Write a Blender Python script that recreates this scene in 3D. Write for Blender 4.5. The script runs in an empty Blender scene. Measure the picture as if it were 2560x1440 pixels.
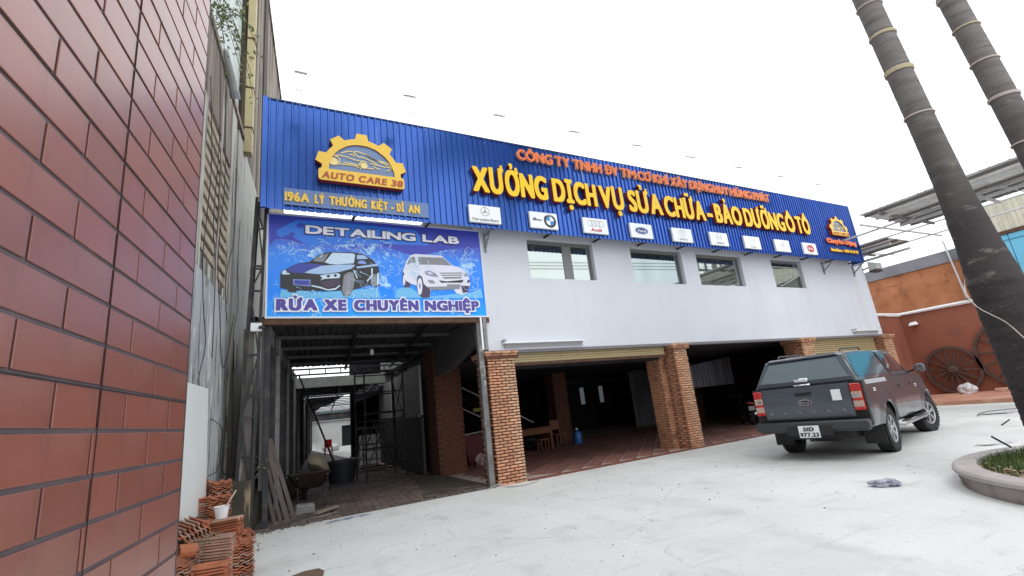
import bpy, bmesh, math, random
import numpy as np
from mathutils import Vector, Matrix, Euler
random.seed(7)
PI = math.pi
S = bpy.context.scene
COL = S.collection
D = 9.05            # facade plane
# ------------------------------------------------------------ camera
cd = bpy.data.cameras.new('camera')
cam = bpy.data.objects.new('camera', cd); COL.objects.link(cam)
CAM_R = [[0.88227136, -0.45844505, -0.10688961], [0.02331407, 0.26934226, -0.96276228], [0.47016349, 0.84692555, 0.24832118]]
cam.matrix_world = Matrix((
    (CAM_R[0][0], -CAM_R[1][0], -CAM_R[2][0], 0.0),
    (CAM_R[0][1], -CAM_R[1][1], -CAM_R[2][1], 0.0),
    (CAM_R[0][2], -CAM_R[1][2], -CAM_R[2][2], 1.4),
    (0, 0, 0, 1)))
cd.sensor_fit = 'HORIZONTAL'; cd.sensor_width = 36.0
cd.lens = 1190.75 / 2560 * 36.0
cd.clip_start = 0.05; cd.clip_end = 2000
S.camera = cam
# ------------------------------------------------------------ world, sun
SUN_EL, SUN_AZ = math.radians(58), math.radians(200)   # azimuth clockwise from +Y
W = bpy.data.worlds.new('World'); S.world = W; W.use_nodes = True
nt = W.node_tree; nt.nodes.clear()
o = nt.nodes.new('ShaderNodeOutputWorld'); bg = nt.nodes.new('ShaderNodeBackground')
sk = nt.nodes.new('ShaderNodeTexSky'); sk.sky_type = 'NISHITA'; sk.sun_disc = False
sk.sun_elevation = SUN_EL; sk.sun_rotation = SUN_AZ
sk.air_density = 1.0; sk.dust_density = 6.0; sk.ozone_density = 1.0
hs = nt.nodes.new('ShaderNodeHueSaturation'); hs.inputs['Saturation'].default_value = 0.16
# overcast: even out the clear sky's brightness with a pale cloud layer
mx = nt.nodes.new('ShaderNodeMix'); mx.data_type = 'RGBA'; mx.inputs[0].default_value = 0.82
mx.inputs[7].default_value = (12.2, 12.5, 13.0, 1)
nt.links.new(sk.outputs[0], hs.inputs['Color']); nt.links.new(hs.outputs[0], mx.inputs[6])
nt.links.new(mx.outputs[2], bg.inputs[0]); bg.inputs[1].default_value = 0.148
nt.links.new(bg.outputs[0], o.inputs[0])
sd = bpy.data.lights.new('sun', 'SUN'); sd.energy = 0.6; sd.angle = math.radians(25); sd.color = (1, .975, .94)
sun = bpy.data.objects.new('sun', sd); COL.objects.link(sun)
dv = Vector((math.sin(SUN_AZ) * math.cos(SUN_EL), math.cos(SUN_AZ) * math.cos(SUN_EL), math.sin(SUN_EL)))
sun.rotation_euler = (-dv).to_track_quat('-Z', 'Y').to_euler(); sun.location = (0, 0, 30)
S.view_settings.view_transform = 'Standard'; S.view_settings.look = 'None'
S.view_settings.exposure = 0.06; S.view_settings.gamma = 1.0; S.view_settings.use_curve_mapping = False
S.render.engine = 'CYCLES'
S.cycles.use_denoising = True
S.cycles.max_bounces = 6
# ------------------------------------------------------------ helpers
MATS = {}
def mat(name, col, rough=.7, metal=0.0, var=.0, vscale=3.0, stretch=(1,1,1), bump=0.0, bscale=30.0, spec=.5, coat=0.0,
        rnd=0.0, crough=.06, col2=None, dirt=None, dscale=1.5, dstretch=(1,1,1), dlo=.5, dhi=.65, emit=None, trans=0.0, detail=6):
    if name in MATS: return MATS[name]
    m = bpy.data.materials.new(name); m.use_nodes = True; n = m.node_tree; b = n.nodes['Principled BSDF']
    MATS[name] = m
    b.inputs['Roughness'].default_value = rough; b.inputs['Metallic'].default_value = metal
    b.inputs['Specular IOR Level'].default_value = spec; b.inputs['Coat Weight'].default_value = coat
    b.inputs['Coat Roughness'].default_value = crough
    b.inputs['Base Color'].default_value = (*col, 1)
    if trans: b.inputs['Transmission Weight'].default_value = trans
    if emit:
        b.inputs['Emission Color'].default_value = (*emit[:3], 1); b.inputs['Emission Strength'].default_value = emit[3]
    L = n.links; last = None
    tc = n.nodes.new('ShaderNodeTexCoord')
    def noise(scale, st, det=detail, off=0):
        mp = n.nodes.new('ShaderNodeMapping'); mp.inputs['Scale'].default_value = st; mp.inputs['Location'].default_value = (off, off*.7, off*.3)
        L.new(tc.outputs['Object'], mp.inputs[0])
        t = n.nodes.new('ShaderNodeTexNoise'); t.inputs['Scale'].default_value = scale; t.inputs['Detail'].default_value = det
        L.new(mp.outputs[0], t.inputs['Vector']); return t.outputs[0]
    def mix(fac, a, bcol, mode='MIX'):
        x = n.nodes.new('ShaderNodeMix'); x.data_type = 'RGBA'; x.blend_type = mode
        if isinstance(fac, (int, float)): x.inputs[0].default_value = fac
        else: L.new(fac, x.inputs[0])
        for s, v in ((6, a), (7, bcol)):
            if isinstance(v, tuple): x.inputs[s].default_value = (*v[:3], 1)
            else: L.new(v, x.inputs[s])
        return x.outputs[2]
    cur = col
    if var or col2:
        r = n.nodes.new('ShaderNodeMapRange'); r.inputs[1].default_value = .3; r.inputs[2].default_value = .7
        L.new(noise(vscale, stretch), r.inputs[0])
        c2 = col2 or tuple(c * (1 - var) for c in col)
        cur = mix(r.outputs[0], tuple(min(1, c * (1 + var * .5)) for c in col) if not col2 else col, c2)
    if dirt:
        r = n.nodes.new('ShaderNodeMapRange'); r.inputs[1].default_value = dlo; r.inputs[2].default_value = dhi
        L.new(noise(dscale, dstretch, 8, 3.3), r.inputs[0]); cur = mix(r.outputs[0], cur, dirt)
    if rnd:
        oi = n.nodes.new('ShaderNodeObjectInfo')
        r = n.nodes.new('ShaderNodeMapRange'); r.inputs[3].default_value = 1 - rnd; r.inputs[4].default_value = 1 + rnd
        L.new(oi.outputs['Random'], r.inputs[0])
        v = n.nodes.new('ShaderNodeVectorMath'); v.operation = 'SCALE'
        if isinstance(cur, tuple): v.inputs[0].default_value = cur[:3]
        else: L.new(cur, v.inputs[0])
        L.new(r.outputs[0], v.inputs['Scale']); cur = v.outputs[0]
    if not isinstance(cur, tuple): L.new(cur, b.inputs['Base Color'])
    if bump:
        bp = n.nodes.new('ShaderNodeBump'); bp.inputs['Strength'].default_value = min(1, bump); bp.inputs['Distance'].default_value = .02
        L.new(noise(bscale, stretch, 4, 1.7), bp.inputs['Height']); L.new(bp.outputs[0], b.inputs['Normal'])
    return m

def stain(m, col, scale, stretch, lo, hi, amt=1.0, off=5.0):
    """one more layer of marks over a material's own colour"""
    n = m.node_tree; b = n.nodes['Principled BSDF']; L = n.links; lk = b.inputs['Base Color'].links
    tc = n.nodes.new('ShaderNodeTexCoord'); mp = n.nodes.new('ShaderNodeMapping'); mp.inputs['Scale'].default_value = stretch; mp.inputs['Location'].default_value = (off, off*1.3, off*.6); L.new(tc.outputs['Object'], mp.inputs[0])
    t = n.nodes.new('ShaderNodeTexNoise'); t.inputs['Scale'].default_value = scale; t.inputs['Detail'].default_value = 9; t.inputs['Roughness'].default_value = .62; L.new(mp.outputs[0], t.inputs['Vector'])
    r = n.nodes.new('ShaderNodeMapRange'); r.inputs[1].default_value = lo; r.inputs[2].default_value = hi; r.inputs[4].default_value = amt; L.new(t.outputs[0], r.inputs[0])
    x = n.nodes.new('ShaderNodeMix'); x.data_type = 'RGBA'; L.new(r.outputs[0], x.inputs[0])
    if lk: L.new(lk[0].from_socket, x.inputs[6])
    else: x.inputs[6].default_value = b.inputs['Base Color'].default_value
    x.inputs[7].default_value = (*col, 1); L.new(x.outputs[2], b.inputs['Base Color'])
class MB:
    def __init__(s): s.v = []; s.f = []; s.mi = []; s.cur = 0
    def face(s, pts):
        b = len(s.v); s.v += [tuple(p) for p in pts]; s.f.append(tuple(range(b, b + len(pts)))); s.mi.append(s.cur); return s
    def hexa(s, p):   # 8 points: bottom 0-3 ccw, top 4-7
        b = len(s.v); s.v += [tuple(q) for q in p]
        for f in ((0,3,2,1),(4,5,6,7),(0,1,5,4),(1,2,6,5),(2,3,7,6),(3,0,4,7)):
            s.f.append(tuple(b + i for i in f)); s.mi.append(s.cur)
        return s
    def box(s, x0, x1, y0, y1, z0, z1, m=None):
        p = [(x0,y0,z0),(x1,y0,z0),(x1,y1,z0),(x0,y1,z0),(x0,y0,z1),(x1,y0,z1),(x1,y1,z1),(x0,y1,z1)]
        if m is not None: p = [tuple(m @ Vector(q)) for q in p]
        return s.hexa(p)
    def bar(s, p, q, w, h=None, up=(0,0,1)):
        h = h or w; p = Vector(p); q = Vector(q); d = (q - p)
        if d.length < 1e-6: return s
        d.normalize(); u = Vector(up)
        if abs(d.dot(u)) > .98: u = Vector((0,1,0)) if abs(d.y) < .9 else Vector((1,0,0))
        sx = d.cross(u).normalized() * w / 2; sz = sx.cross(d).normalized() * h / 2
        pts = [p - sx - sz, p + sx - sz, q + sx - sz, q - sx - sz, p - sx + sz, p + sx + sz, q + sx + sz, q - sx + sz]
        return s.hexa(pts)
    def tube(s, pts, r, n=8, caps=True):
        pts = [Vector(p) for p in pts]; rr = r if isinstance(r, (list, tuple)) else [r] * len(pts)
        b = len(s.v); prev = None
        for i, p in enumerate(pts):
            d = (pts[min(i + 1, len(pts) - 1)] - pts[max(i - 1, 0)]).normalized()
            if prev is None:
                a = Vector((0,0,1)) if abs(d.z) < .9 else Vector((1,0,0)); u = d.cross(a).normalized()
            else:
                u = (prev - d * prev.dot(d)).normalized()
            prev = u; w = d.cross(u)
            for k in range(n):
                a = 2 * PI * k / n; s.v.append(tuple(p + (u * math.cos(a) + w * math.sin(a)) * rr[i]))
        for i in range(len(pts) - 1):
            for k in range(n):
                a = b + i * n + k; c = b + i * n + (k + 1) % n; s.f.append((a, c, c + n, a + n)); s.mi.append(s.cur)
        if caps:
            s.f.append(tuple(b + k for k in range(n))[::-1]); s.mi.append(s.cur)
            e = b + (len(pts) - 1) * n; s.f.append(tuple(e + k for k in range(n))); s.mi.append(s.cur)
        return s
    def lathe(s, prof, n=24, m=None, axis='z'):
        b = len(s.v); k = len(prof)
        for i in range(n):
            a = 2 * PI * i / n
            for r, z in prof:
                p = (r * math.cos(a), r * math.sin(a), z) if axis == 'z' else (r * math.cos(a), z, r * math.sin(a))
                s.v.append(tuple(m @ Vector(p)) if m is not None else p)
        for i in range(n):
            for j in range(k - 1):
                a = b + i * k + j; c = b + ((i + 1) % n) * k + j; s.f.append((a, c, c + 1, a + 1)); s.mi.append(s.cur)
        return s
    def prism(s, poly, y0, y1):     # poly in xz, extruded along y
        b = len(s.v); n = len(poly)
        s.v += [(x, y0, z) for x, z in poly] + [(x, y1, z) for x, z in poly]
        s.f.append(tuple(range(b, b + n))); s.mi.append(s.cur); s.f.append(tuple(range(b + n, b + 2 * n))[::-1]); s.mi.append(s.cur)
        for i in range(n):
            j = (i + 1) % n; s.f.append((b + j, b + i, b + n + i, b + n + j)); s.mi.append(s.cur)
        return s
    def mesh(s, name, mats, off=(0,0,0), smooth=False, bevel=0):
        me = bpy.data.meshes.new(name)
        ox, oy, oz = off
        me.from_pydata([(x - ox, y - oy, z - oz) for x, y, z in s.v], [], s.f)
        ms = mats if isinstance(mats, (list, tuple)) else [mats]
        for m in ms: me.materials.append(m)
        if len(ms) > 1:
            for p, i in zip(me.polygons, s.mi): p.material_index = i
        bm = bmesh.new(); bm.from_mesh(me)
        bmesh.ops.recalc_face_normals(bm, faces=bm.faces)
        if bevel:
            bmesh.ops.remove_doubles(bm, verts=bm.verts, dist=1e-5)
            bmesh.ops.bevel(bm, geom=[e for e in bm.edges if len(e.link_faces) == 2 and e.calc_face_angle(0) > .5], offset=bevel, segments=1, affect='EDGES')
        bm.to_mesh(me); bm.free()
        if smooth:
            for p in me.polygons: p.use_smooth = True
            if smooth != 'all': me.set_sharp_from_angle(angle=math.radians(38))
        return me
    def build(s, name, mats, parent=None, smooth=False, bevel=0, local=False, off=None, loc=None, rot=None):
        """vertices are in world metres unless local; the parent's location is taken off"""
        if off is None: off = wloc(parent) if (parent is not None and not local) else (0,0,0)
        me = s.mesh(name, mats, off, smooth, bevel)
        o = bpy.data.objects.new(name, me); COL.objects.link(o)
        if parent is not None: o.parent = parent
        if loc is not None: o.location = loc
        if rot is not None: o.rotation_euler = rot
        return o
def wloc(o):
    v = Vector((0,0,0))
    while o is not None: v += o.location; o = o.parent
    return tuple(v)
def tag(o, label=None, cat=None, group=None, kind=None):
    if label: o['label'] = label
    if cat: o['category'] = cat
    if group: o['group'] = group
    if kind: o['kind'] = kind
    return o
def thing(name, label, cat, loc=(0,0,0), rz=0.0, group=None):
    o = bpy.data.objects.new(name, None); COL.objects.link(o); o.location = loc; o.rotation_euler = (0,0,rz); o.empty_display_size = .1
    return tag(o, label, cat, group)
def inst(me, name, parent, loc, rot=(0,0,0), scale=None):
    o = bpy.data.objects.new(name, me); COL.objects.link(o); o.parent = parent; o.location = loc; o.rotation_euler = rot
    if scale: o.scale = scale
    return o
def copy_tree(o, parent=None):
    c = o.copy(); COL.objects.link(c)
    if parent is not None: c.parent = parent
    for ch in [x for x in o.children]: copy_tree(ch, c)
    return c
def struct(mb, name, m, **k): return tag(mb.build(name, m, **k), kind='structure')
# ------------------------------------------------------------ text
_gl = {}; _base = {}
def base_curve(ch):
    if ch in _base: return _base[ch]
    cu = bpy.data.curves.new('g', 'FONT'); cu.body = ch; cu.size = 1; cu.resolution_u = 3
    ob = bpy.data.objects.new('g', cu); COL.objects.link(ob)
    c2 = ob.to_curve(bpy.context.evaluated_depsgraph_get()).copy()
    ob.to_curve_clear(); bpy.data.objects.remove(ob)
    xs = [p.co.x for sp in c2.splines for p in (sp.bezier_points if sp.type == 'BEZIER' else sp.points)]
    _base[ch] = (c2, (min(xs), max(xs)) if xs else (0, 0)); return _base[ch]
for _c in sorted(set('CÔNGTYTNHHĐVTMCƠKHÍXÂYDỰNGHUYHÙNGPHÁTXƯỞNGDỊCHVỤSỬACHỮA-BẢODƯỠNGÔTÔ196ALÝTHƯỜNGKiỆTDĨANUTOCARE38uyênDg:HotlineMercedes-BenzBMWAudiForTOYAHNmazKIDELRỬXÊP0427519RG.')):
    base_curve(_c)      # while the scene is still nearly empty, which keeps this quick
def glyph(ch, sx, sz, bold, res=None):
    """letter outline grown by bold, contoured on a grid; returns front verts in x, z and faces (tagged) for a unit-deep letter"""
    key = (ch, round(sx, 4), round(sz, 4), round(bold, 4))
    if key in _gl: return _gl[key]
    segs = []
    for sp in base_curve(ch)[0].splines:
        pts = []
        if sp.type == 'BEZIER':
            B = sp.bezier_points; n = len(B)
            for i in range(n):
                p0, p1, p2, p3 = B[i].co, B[i].handle_right, B[(i+1) % n].handle_left, B[(i+1) % n].co
                straight = (p1 - p0).cross(p3 - p0).length < 1e-5 and (p2 - p0).cross(p3 - p0).length < 1e-5
                m = 1 if straight else 6
                for k in range(m):
                    t = k / m; q = p0*(1-t)**3 + 3*p1*t*(1-t)**2 + 3*p2*t*t*(1-t) + p3*t**3; pts.append((q.x*sx, q.y*sz))
        else: pts = [(p.co.x*sx, p.co.y*sz) for p in sp.points]
        segs += [(pts[i], pts[(i+1) % len(pts)]) for i in range(len(pts))]
    A = np.array([s_[0] for s_ in segs]); Bp = np.array([s_[1] for s_ in segs])
    x0, z0 = A.min(0) - bold; x1, z1 = A.max(0) + bold
    h = (res or max(x1 - x0, z1 - z0) / 30); x0 -= 1.5*h; z0 -= 1.5*h
    nx, nz = int((x1 - x0) / h) + 3, int((z1 - z0) / h) + 3
    gx, gz = np.meshgrid(x0 + h*np.arange(nx), z0 + h*np.arange(nz), indexing='ij'); P = np.stack([gx.ravel(), gz.ravel()], 1)
    # square-nosed growth keeps corners crisp: distance to the outline in a box metric, less upwards and on accents
    n_ = np.maximum(1, np.ceil(np.hypot(*(Bp - A).T) / (h*.5)).astype(int))
    Q = np.concatenate([A[i] + (Bp[i] - A[i]) * (np.arange(n_[i]) / n_[i])[:, None] for i in range(len(A))])
    kz = np.where(P[:,1] > .75*sz, 2.4, 1.7); kx = np.where(P[:,1] > .75*sz, 2.2, 1.0)
    dist = np.maximum(np.abs(P[:,None,0] - Q[None,:,0]) * kx[:,None], np.abs(P[:,None,1] - Q[None,:,1]) * kz[:,None]).min(1)
    up = (A[:,1] <= P[:,1:2]) & (Bp[:,1] > P[:,1:2]); dn = (A[:,1] > P[:,1:2]) & (Bp[:,1] <= P[:,1:2])
    d = Bp - A; cr = d[:,0]*(P[:,1:2]-A[:,1]) - d[:,1]*(P[:,0:1]-A[:,0])
    wn = (up & (cr < 0)).sum(1).astype(int) - (dn & (cr > 0)).sum(1)
    F = np.where(wn != 0, bold + dist, bold - dist).reshape(nx, nz)
    F = np.where(np.abs(F) < 1e-6, 1e-6, F)
    vid = {}; vs = []; fs = []; side = []
    def vert(key, x, z):
        if key not in vid: vid[key] = len(vs); vs.append((x, z))
        return vid[key]
    def corner(i, j): return vert((i, j), x0 + i*h, z0 + j*h)
    def cross(i, j, k, l):
        key = (min((i,j),(k,l)), max((i,j),(k,l))); f0, f1 = F[i,j], F[k,l]; u = f0 / (f0 - f1)
        return vert(key, x0 + (i + (k-i)*u)*h, z0 + (j + (l-j)*u)*h)
    for i in range(nx-1):
        for j in range(nz-1):
            C4 = [(i,j),(i+1,j),(i+1,j+1),(i,j+1)]; ins = [F[c] > 0 for c in C4]
            if not any(ins): continue
            poly = []; cut = []
            for a_ in range(4):
                c0, c1 = C4[a_], C4[(a_+1) % 4]
                if ins[a_]: poly.append(corner(*c0))
                if ins[a_] != ins[(a_+1) % 4]:
                    v = cross(*c0, *c1); poly.append(v); cut.append((v, ins[a_]))
            fs.append(tuple(poly))
            if len(cut) == 2:
                (v0, out0), (v1, out1) = cut
                side.append((v0, v1) if out0 else (v1, v0))
            elif len(cut) == 4:
                for a_ in range(4):
                    if cut[a_][1]: side.append((cut[a_][0], cut[(a_+1) % 4][0]))
    r = (vs, fs, side, min(v[0] for v in vs), max(v[0] for v in vs))
    _gl[key] = r; return r
def letter_mesh(g, depth, shear, mats, name):
    vs, fs, side, a, b = g; cxm = (a + b) / 2; n = len(vs)
    V = [(x - cxm + shear*z, 0, z) for x, z in vs]; Fs = [f for f in fs]; mi = [0]*len(Fs)
    sv = {}
    for v0, v1 in side:
        for v in (v0, v1):
            if v not in sv: sv[v] = len(V); x, z = vs[v]; V.append((x - cxm + shear*z, depth, z))
        Fs.append((v0, v1, sv[v1], sv[v0])); mi.append(1 if len(mats) > 1 else 0)
    me = bpy.data.meshes.new(name); me.from_pydata(V, [], Fs)
    for m in mats: me.materials.append(m)
    for p, k in zip(me.polygons, mi): p.material_index = k
    return me
def text(word, x0, x1, z0, cap, y, depth, parent, mats, bold=.02, gap=.03, shear=0.0, name='letter', lower=False, local=False):
    """word as separate letters between x0 and x1, standing on z0, cap height cap, front face at y, depth going back"""
    off = (0,0,0) if local else wloc(parent)
    sz = (cap - 1.17*bold) / .727 if cap > 2*bold else cap / .9
    W0 = x1 - x0
    bw = sum(base_curve(c)[1][1] - base_curve(c)[1][0] for c in word if c != ' '); nl_ = sum(c != ' ' for c in word)
    fixed = gap * (nl_ - 1) + word.count(' ') * cap * .35 + 2 * bold * nl_
    sx = max(.05 * sz, (W0 - fixed) / bw)
    x = x0; out = []
    for c in word:
        if c == ' ': x += cap * .35; continue
        g_ = glyph(c, sx, sz, bold); a, b = g_[3:5]
        o = bpy.data.objects.new(name, letter_mesh(g_, depth, shear, mats, name)); COL.objects.link(o); o.parent = parent
        o.location = (x + (b - a) / 2 - off[0], y - (len(out)*.0008 if gap < 0 else 0) - off[1], z0 + bold*.59 - off[2])
        out.append(o); x += (b - a) + gap
    return out
ART_BACK = [
 ('violetbg', [(0.159,5.315),(4.268,5.299),(4.261,4.948),(3.550,4.858),(2.823,4.648),(2.075,4.880),(1.368,4.868),(0.804,4.752),(0.441,4.854),(0.243,4.839),(0.170,4.708)]),
 ('wave', [(0.271,5.005),(0.580,5.236),(1.136,5.271),(2.857,5.227),(3.139,4.914),(2.075,4.880),(0.804,4.752),(0.566,4.882),(0.519,4.934),(0.394,4.924),(0.364,4.867),(0.280,4.914)]),
 ('violetbg', [(0.588,5.143),(0.659,5.197),(0.740,5.157),(0.708,5.089),(0.628,5.082)]),
 ('violetbg', [(0.471,4.967),(0.526,4.999),(0.589,4.967),(0.550,4.918),(0.495,4.923)]),
 ('waterp', [(0.361,3.895),(1.025,3.857),(2.042,3.971),(2.088,3.765),(1.516,3.758),(0.557,3.744),(0.333,3.758)]),
 ('waterp', [(2.405,3.941),(2.634,4.024),(2.967,3.797),(4.003,3.916),(4.230,4.004),(4.254,3.796),(2.360,3.769)])]
ART_SEDAN = [
 ('dark', [(0.341,4.170),(0.368,4.253),(0.425,4.272),(0.524,4.342),(0.661,4.407),(0.816,4.432),(0.928,4.532),(1.081,4.627),(1.236,4.654),(1.594,4.668),(1.798,4.635),(1.962,4.536),(2.074,4.380),(2.086,4.237),(2.077,4.014),(1.984,3.977),(1.903,4.027),(1.577,3.915),(1.519,3.803),(1.409,3.785),(1.365,3.902),(1.150,3.881),(0.852,3.883),(0.620,3.886),(0.591,3.845),(0.478,3.851),(0.450,3.898),(0.344,3.928)]),
 ('violet', [(0.432,4.264),(0.524,4.338),(0.668,4.408),(1.041,4.392),(1.025,4.366),(0.815,4.272),(0.735,4.210),(0.546,4.211)]),
 ('pale', [(0.735,4.218),(0.815,4.272),(1.025,4.366),(1.311,4.401),(1.548,4.417),(1.629,4.412),(1.571,4.339),(1.347,4.260),(1.077,4.207),(0.949,4.202)]),
 ('paler', [(1.079,4.437),(1.220,4.636),(1.594,4.645),(1.634,4.617),(1.605,4.446),(1.311,4.406),(1.179,4.408)]),
 ('grey', [(0.875,4.461),(0.989,4.561),(1.158,4.623),(1.064,4.445),(0.928,4.446)]),
 ('pale', [(1.666,4.618),(1.798,4.617),(1.879,4.550),(1.664,4.529)]),
 ('sky', [(1.678,4.441),(1.696,4.495),(1.778,4.513),(1.843,4.467),(1.834,4.440)]),
 ('pale', [(1.652,4.378),(2.060,4.460),(2.067,4.415),(1.659,4.343)]),
 ('paler', [(0.994,4.178),(1.100,4.199),(1.308,4.233),(1.354,4.209),(1.338,4.140),(1.076,4.114),(1.008,4.086),(1.039,4.129)]),
 ('dark', [(1.103,4.170),(1.146,4.201),(1.180,4.172),(1.145,4.137)]),
 ('dark', [(1.230,4.187),(1.265,4.214),(1.304,4.190),(1.264,4.154)]),
 ('paler', [(0.362,4.187),(0.383,4.253),(0.432,4.256),(0.447,4.207),(0.496,4.201),(0.489,4.176),(0.390,4.172)]),
 ('sky', [(0.547,4.088),(0.837,4.089),(0.830,3.965),(0.555,3.982)]),
 ('violet', [(0.565,4.072),(0.823,4.074),(0.817,3.981),(0.569,3.994)]),
 ('plum', [(0.986,4.044),(1.306,4.121),(1.343,4.012),(1.151,3.939),(1.060,3.979)]),
 ('grey', [(1.417,4.194),(1.497,4.258),(1.585,4.261),(1.614,4.132),(1.586,3.958),(1.519,3.803),(1.417,3.793),(1.381,3.911)]),
 ('lilac', [(1.488,4.188),(1.544,4.199),(1.532,4.043),(1.489,3.871),(1.458,3.870)]),
 ('paler', [(2.027,4.235),(2.070,4.254),(2.079,4.059),(2.027,4.013)]),
 ('grey', [(1.910,4.230),(2.010,4.243),(2.028,4.022),(1.976,3.985),(1.912,4.036)]),
 ('paler', [(1.586,4.305),(1.610,4.306),(1.671,4.151),(1.654,4.133)]),
 ('paler', [(1.922,4.355),(1.956,4.357),(1.950,4.196),(1.848,4.087),(1.832,4.104),(1.926,4.213)]),
 ('paler', [(0.852,3.990),(1.000,3.961),(1.135,3.914),(1.265,3.942),(1.336,4.003),(1.351,3.987),(1.265,3.908),(1.135,3.889),(0.985,3.935),(0.852,3.965)])]
ART_SUV = [
 ('white', [(2.548,4.320),(2.636,4.553),(2.720,4.674),(2.817,4.707),(3.382,4.704),(3.626,4.494),(3.793,4.455),(3.902,4.395),(3.960,4.285),(3.992,4.110),(3.967,4.044),(3.896,3.896),(3.779,3.858),(3.651,3.891),(3.602,3.972),(3.103,3.943),(3.067,3.793),(2.910,3.782),(2.845,3.859),(2.813,4.032),(2.687,4.072),(2.674,3.994),(2.565,3.991),(2.529,4.111)]),
 ('grey', [(2.875,4.647),(3.416,4.659),(3.607,4.493),(3.203,4.492),(2.891,4.481)]),
 ('grey', [(2.632,4.469),(2.717,4.629),(2.810,4.648),(2.823,4.500)]),
 ('white', [(2.684,4.485),(2.719,4.509),(2.814,4.500),(2.824,4.447),(2.775,4.427),(2.699,4.441)]),
 ('lilac', [(2.997,4.339),(3.104,4.361),(3.226,4.312),(3.292,4.224),(3.150,4.237),(3.019,4.268)]),
 ('white', [(3.040,4.322),(3.103,4.334),(3.189,4.292),(3.099,4.280)]),
 ('grey', [(3.309,4.324),(3.812,4.349),(3.815,4.324),(3.325,4.301)]),
 ('grey', [(3.342,4.278),(3.813,4.303),(3.811,4.278),(3.358,4.255)]),
 ('grey', [(3.375,4.232),(3.804,4.252),(3.801,4.216),(3.408,4.194)]),
 ('dark', [(3.288,4.161),(3.450,4.139),(3.846,4.188),(3.802,4.122),(3.338,4.109)]),
 ('grey', [(3.047,4.153),(3.162,4.157),(3.211,4.087),(3.087,4.092)]),
 ('lilac', [(3.081,4.137),(3.143,4.139),(3.176,4.104),(3.105,4.106)]),
 ('grey', [(3.463,4.076),(3.761,4.085),(3.734,3.984),(3.327,3.956),(3.007,3.949),(3.020,4.011),(3.460,4.031)]),
 ('lilac', [(3.857,4.318),(3.937,4.349),(3.959,4.276),(3.852,4.263)]),
 ('dark', [(3.931,4.182),(3.980,4.193),(3.974,4.128),(3.916,4.121)]),
 ('plum', [(2.832,4.208),(2.878,4.263),(2.936,4.212),(2.962,4.071),(3.094,3.942),(3.067,3.793),(2.910,3.782),(2.845,3.859),(2.817,4.032)]),
 ('white', [(2.929,4.017),(2.920,3.949),(2.905,3.890),(2.886,3.851),(2.866,3.838),(2.847,3.851),(2.832,3.889),(2.825,3.946),(2.825,4.015),(2.833,4.083),(2.847,4.142),(2.866,4.182),(2.887,4.197),(2.906,4.184),(2.921,4.145),(2.929,4.087)]),
 ('lilac', [(2.896,4.025),(2.890,3.989),(2.879,3.967),(2.868,3.967),(2.859,3.988),(2.858,4.024),(2.864,4.060),(2.875,4.083),(2.886,4.084),(2.895,4.062)]),
 ('plum', [(2.542,4.293),(2.564,4.303),(2.593,4.130),(2.687,4.072),(2.674,3.994),(2.565,3.991),(2.529,4.111)]),
 ('white', [(2.587,4.138),(2.581,4.082),(2.570,4.041),(2.556,4.025),(2.544,4.040),(2.537,4.080),(2.537,4.137),(2.543,4.193),(2.554,4.235),(2.568,4.251),(2.580,4.236),(2.587,4.195)]),
 ('plum', [(3.768,4.057),(3.958,4.053),(3.917,3.924),(3.801,3.894)])]
# ------------------------------------------------------------ materials
CONC = mat('pale_concrete', (.70,.72,.70), .85, var=.10, vscale=.6, dirt=(.54,.55,.53), dscale=.5, dstretch=(1,.35,1), dlo=.46, dhi=.72, bump=.3, bscale=14)
WHITE = mat('white_render', (.655,.685,.745), .8, var=.04, vscale=.8, dirt=(.60,.615,.64), dscale=1.1, dstretch=(1.6,1,.22), dlo=.53, dhi=.80, bump=.06, bscale=25)
GREY = mat('grey_render', (.30,.30,.30), .85, var=.12, vscale=1.2, bump=.1)
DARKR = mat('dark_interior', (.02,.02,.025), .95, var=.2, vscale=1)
BLUE = mat('blue_sheet', (.040,.125,.47), .20, metal=.62, spec=.8, var=.22, vscale=1.3, stretch=(1,1,.25), bump=.55, bscale=2.4, detail=3)
YEL = mat('sign_yellow', (.86,.56,.015), .45, var=.05, vscale=2)
YELP = mat('pale_yellow', (.82,.53,.07), .5)
RED = mat('sign_dark_red', (.24,.016,.014), .5)
ORG = mat('sign_orange', (.78,.17,.04), .5, var=.06)
ORGD = mat('sign_orange_red', (.50,.05,.02), .5)
PALEO = mat('orange_edge', (.85,.42,.24), .5)
SIGNW = mat('white_acrylic', (.82,.85,.87), .35)
STEEL = mat('grey_steel', (.30,.31,.33), .5, metal=.3, var=.25, vscale=5)
STEELD = mat('dark_steel', (.022,.022,.026), .6, var=.4, vscale=6, dirt=(.06,.05,.045), dscale=4)
STEELW = mat('pale_steel', (.55,.56,.58), .5, var=.1)
BRICKM = mat('brick_clay', (.60,.30,.17), .9, var=.22, vscale=9, rnd=.22, bump=.5, bscale=60, dirt=(.28,.13,.08), dscale=5)
BRICKP = mat('brick_clay_pale', (.62,.38,.24), .9, var=.22, vscale=9, rnd=.2, bump=.5, bscale=60, dirt=(.36,.17,.10), dscale=5)
MORT = mat('dark_mortar', (.11,.045,.03), .95, var=.3, vscale=12)
MORTP = mat('brown_mortar', (.26,.135,.08), .95, var=.3, vscale=12)
GLASS = mat('window_glass', (.50,.56,.53), .03, metal=.92, var=.05, vscale=.8)
GLASSD = mat('window_glass_darker', (.36,.43,.43), .03, metal=.92, var=.10, vscale=1.2, stretch=(1.5,1,.2))
FRAME = mat('window_frame', (.18,.18,.18), .5)
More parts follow.
